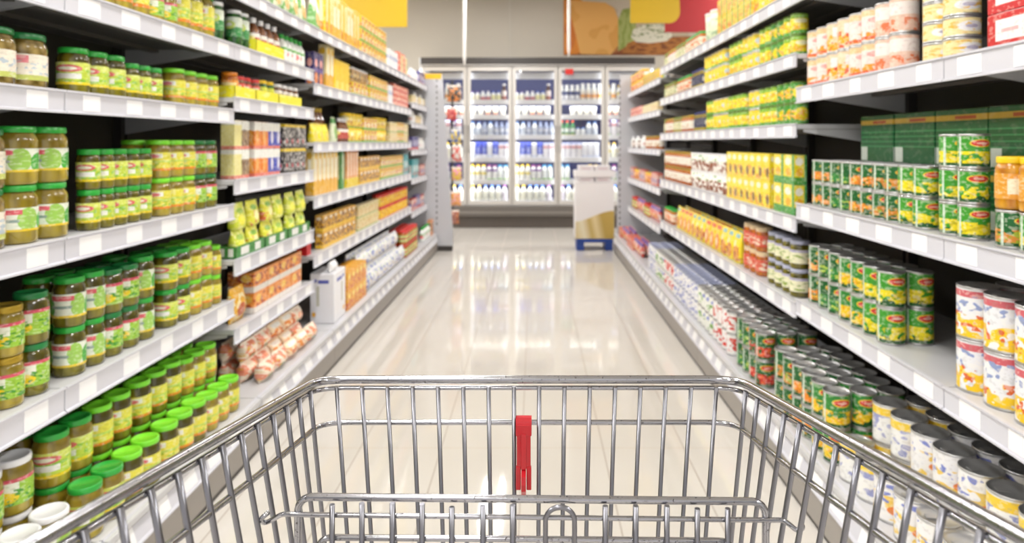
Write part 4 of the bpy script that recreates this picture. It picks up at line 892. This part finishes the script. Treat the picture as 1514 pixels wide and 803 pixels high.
def rimx(s, d):
    t = (D0-d)/.402
    return -(.2450+.0195*t) if s < 0 else .2300+.033*t
def lean(d): return .075+.10*min(1, max(0, (D0-d)/.18))
def fillet(P, r, n=6):
    P = [Vector(p) for p in P]; out = [P[0]]
    for i in range(1, len(P)-1):
        a, b, c = P[i-1], P[i], P[i+1]; u = (a-b); v = (c-b); q = min(r, u.length*.45, v.length*.45); u.normalize(); v.normalize()
        s, e = b+u*q, b+v*q
        for k in range(n+1):
            t = k/n; out.append(s*(1-t)**2+b*2*t*(1-t)+e*t*t)
    out.append(P[-1]); return out
cart = empty('shopping_trolley', (-.006, .42, 0)); tag(cart, 'chrome wire shopping trolley with red plastic hook in the aisle foreground', 'trolley')
off = -cart.location
def cobj(name, g, parent=None):
    o = obj(name, g, parent or cart)
    if parent is None: o.location = off
    return o
dB = .02
def loop(dz, inset, corner, close=False):
    P = []
    for d in (dB, .3, .6): P.append((rimx(-1, d)+inset(d), d, rimz(d)+dz))
    P += [(rimx(-1, D0)+inset(D0), D0, rimz(D0)+dz), (rimx(1, D0)-inset(D0), D0, rimz(D0)+dz)]
    for d in (.6, .3, dB): P.append((rimx(1, d)-inset(d), d, rimz(d)+dz))
    return fillet(P, corner, 8)
cobj('basket_rim', G().tube(loop(0, lambda d: 0, .035), .0045, MC, 14))
cobj('rim_wire', G().tube(loop(-.0095, lambda d: .001, .033), .0026, MC, 10))
cobj('middle_wire', G().tube(loop(-.0485, lambda d: .0485*lean(d)+.002, .03), .0030, MC, 10))
H = .36; r_ = .0024
BOT = lambda d: rimz(D0)-H+.05*(D0-d)*0
# front wires
for k in range(16):
    px = 499+k*37.27; x = (px-VX)*D0/FPX; xc = (778-VX)*D0/FPX
    g = G().tube([(x, D0-.0035, rimz(D0)-.007), (xc+(x-xc)*.93, D0-.0035, rimz(D0)-H*.6), (xc+(x-xc)*.89, D0-.0035, BOT(D0))], r_, MWIRE, 10)
    cobj('upright_wire', g)
for s in (-1, 1):
    for k in range(23):
        d = .733-.0313*k
        x = rimx(s, d); z = rimz(d); L = lean(d)
        xin = lambda q: x-s*(.003+q*L)
        g = G().tube([(xin(.006), d, z-.006), (xin(.05), d+.0005, z-.05), (xin(.2), d+.002, z-.2), (xin(z-BOT(d)), d+.003, BOT(d))], r_, MWIRE, 10)
        cobj('upright_wire', g)
zb = BOT(D0)
for dz in (.24, .34):
    cobj('basket_wire', G().tube([Vector((p.x, p.y, zb+H-dz)) for p in loop(0, lambda d: .004+(rimz(d)-(zb+H-dz))*lean(d), .03)], .0026, MC, 8))
g = G()
for k in range(13):
    u = k/12*2-1; g.tube([(-.008+u*.185, dB, zb), (-.008+u*.2, D0-.004, zb)], .0024, MWIRE, 8)
for d in (.1, .25, .4, .55, .7): g.tube([(-.22, d, zb-.004), (.2, d, zb-.004)], .003, MWIRE, 8)
cobj('basket_floor', g)
# folded child seat flap hung across the basket
fd = .585
def fp(px, py, d=fd): return ((px-VX)*d/FPX, d, CAMH-(py-VY)*d/FPX)
flap = empty('seat_flap', (0, 0, 0)); flap.parent = cart; flap.location = off
FR = fillet([fp(440.5, 960), fp(440.5, 734.5), fp(1132, 741.5), fp(1132, 960)], .014, 8)
obj('flap_frame', G().tube(FR, .0032, MC, 12), flap)
f2 = fd-.003
path = [fp(398, 757, f2), fp(384, 768, f2-.004), fp(391, 774, f2+.004), fp(404, 768, f2+.002), fp(418, 759.5, f2), fp(441, 761, f2), fp(1132, 769, f2), fp(1158, 769, f2), fp(1168, 776, f2), fp(1178, 785, f2-.002), fp(1188, 781, f2-.004), fp(1184, 772, f2+.002)]
obj('hinge_wire', G().tube(fillet(path, .006, 4), .0021, MC, 10), flap)
path = [fp(470, 880, f2), fp(470, 794.5, f2), fp(1085, 800, f2), fp(1085, 880, f2)]
obj('cross_wire', G().tube(fillet(path, .013, 6), .0026, MC, 10), flap)
for px, py in ((491, 746), (535, 744), (580, 744), (624, 745), (668, 750), (714, 748), (758, 747), (895, 748), (940, 748), (986, 748), (1031, 752), (1076, 752)):
    obj('flap_rod', G().tube([fp(px, py, fd-.008), fp(px, 950, fd-.008)], .0024, MWIRE, 10), flap)
A = [fp(806.5, 950, fd-.008), fp(806.5, 770, fd-.008)]+[fp(828-21.5*math.cos(a), 770-20*math.sin(a), fd-.008) for a in [PI*i/12 for i in range(1, 12)]]+[fp(849.5, 770, fd-.008), fp(849.5, 950, fd-.008)]
obj('flap_hoop', G().tube(A, .0022, MWIRE, 10), flap)
# red bag hook clipped over the middle wire
MR = mat('hook_red', '#b80c1c', .3, coat=.3)
hz = CAMH-(.627-.211)*D0; hx = (774.5-VX)*D0/FPX; hd = D0-.0025
g = G()
clip = []
for a in range(0, 11):
    t = PI*1.05-a/10*PI*1.35; clip.append((hd+.0085*math.cos(t), hz+.0105*math.sin(t)))
inner = [(hd+.0045*math.cos(PI*1.05-a/10*PI*1.35), hz+.0048*math.sin(PI*1.05-a/10*PI*1.35)) for a in range(10, -1, -1)]
g.prism(clip+inner, hx-.0088, hx+.0088, MR, 'yz')
g.box((hx-.0088, hd-.0095, hz-.009), (hx+.0088, hd-.0045, hz+.004), MR, .001)
g.box((hx-.0078, hd-.0085, hz-.046), (hx+.0078, hd-.0045, hz-.006), MR, .001)
g.box((hx-.003, hd-.0105, hz-.046), (hx+.003, hd-.0045, hz-.006), MR, .001)
hk = cobj('bag_hook', g); hk['label'] = 'red plastic hook clipped over the front middle wire'
g = G()
g.box((hx-.0086, hd-.0095, hz-.069), (hx-.0032, hd-.004, hz-.043), MR, .001); g.box((hx+.0032, hd-.0095, hz-.069), (hx+.0086, hd-.004, hz-.043), MR, .001)
pr = [(hd-.004, hz-.042), (hd-.008, hz-.046), (hd-.0185, hz-.050), (hd-.0205, hz-.058), (hd-.0185, hz-.066), (hd-.012, hz-.073), (hd-.005, hz-.0745), (hd-.0035, hz-.07)]
g.prism(pr, hx-.0026, hx+.0026, MR, 'yz')
obj('hook_tongue', g, hk)
# handle, chassis and castors (below and behind the view)
mg = mat('handle_red', '#b4161e', .4)
cobj('handle', G().tube([(-.31, .0, 1.04), (.30, .0, 1.04)], .014, mg, 14))
for s in (-1, 1):
    x = -.008+s*.235
    cobj('chassis_tube', G().tube(fillet([(x+s*.065, 0, 1.04), (x+s*.06, .0, .93), (x+s*.03, .06, .55), (x, .1, .16), (x*.92, .70, .16)], .06, 6), .011, MC, 12))
    for d in (.12, .68):
        g = G(); cx = x*(1 if d < .3 else .925)
        g.box((cx-.018, d-.02, .075), (cx-.013, d+.02, .15), M_STEEL, .001); g.box((cx+.013, d-.02, .075), (cx+.018, d+.02, .15), M_STEEL, .001); g.box((cx-.018, d-.02, .146), (cx+.018, d+.02, .152), M_STEEL)
        c = cobj('castor', g)
        q = G().tube([(cx-.011, d, .055), (cx+.011, d, .055)], .054, mat('castor_rubber', (60, 60, 62), .6), 24); obj('castor_wheel', q, c)

# ------------------------------------------------------------------ camera and view
cd = bpy.data.cameras.new('camera'); cam = bpy.data.objects.new('camera', cd); COL.objects.link(cam)
cam.location = (0, 0, CAMH); cam.rotation_euler = (PI/2, 0, 0)
cd.sensor_fit = 'HORIZONTAL'; cd.sensor_width = 36; cd.lens = 36*FPX/1514
cd.shift_x = (757-VX)/1514; cd.shift_y = (VY-401.5)/1514
cd.clip_start = .02
cd.dof.use_dof = True; cd.dof.focus_distance = .72; cd.dof.aperture_fstop = 6.3
SC.camera = cam
SC.view_settings.view_transform = 'Standard'; SC.view_settings.look = 'None'; SC.view_settings.gamma = 1; SC.view_settings.use_curve_mapping = False
SC.view_settings.exposure = 0.32
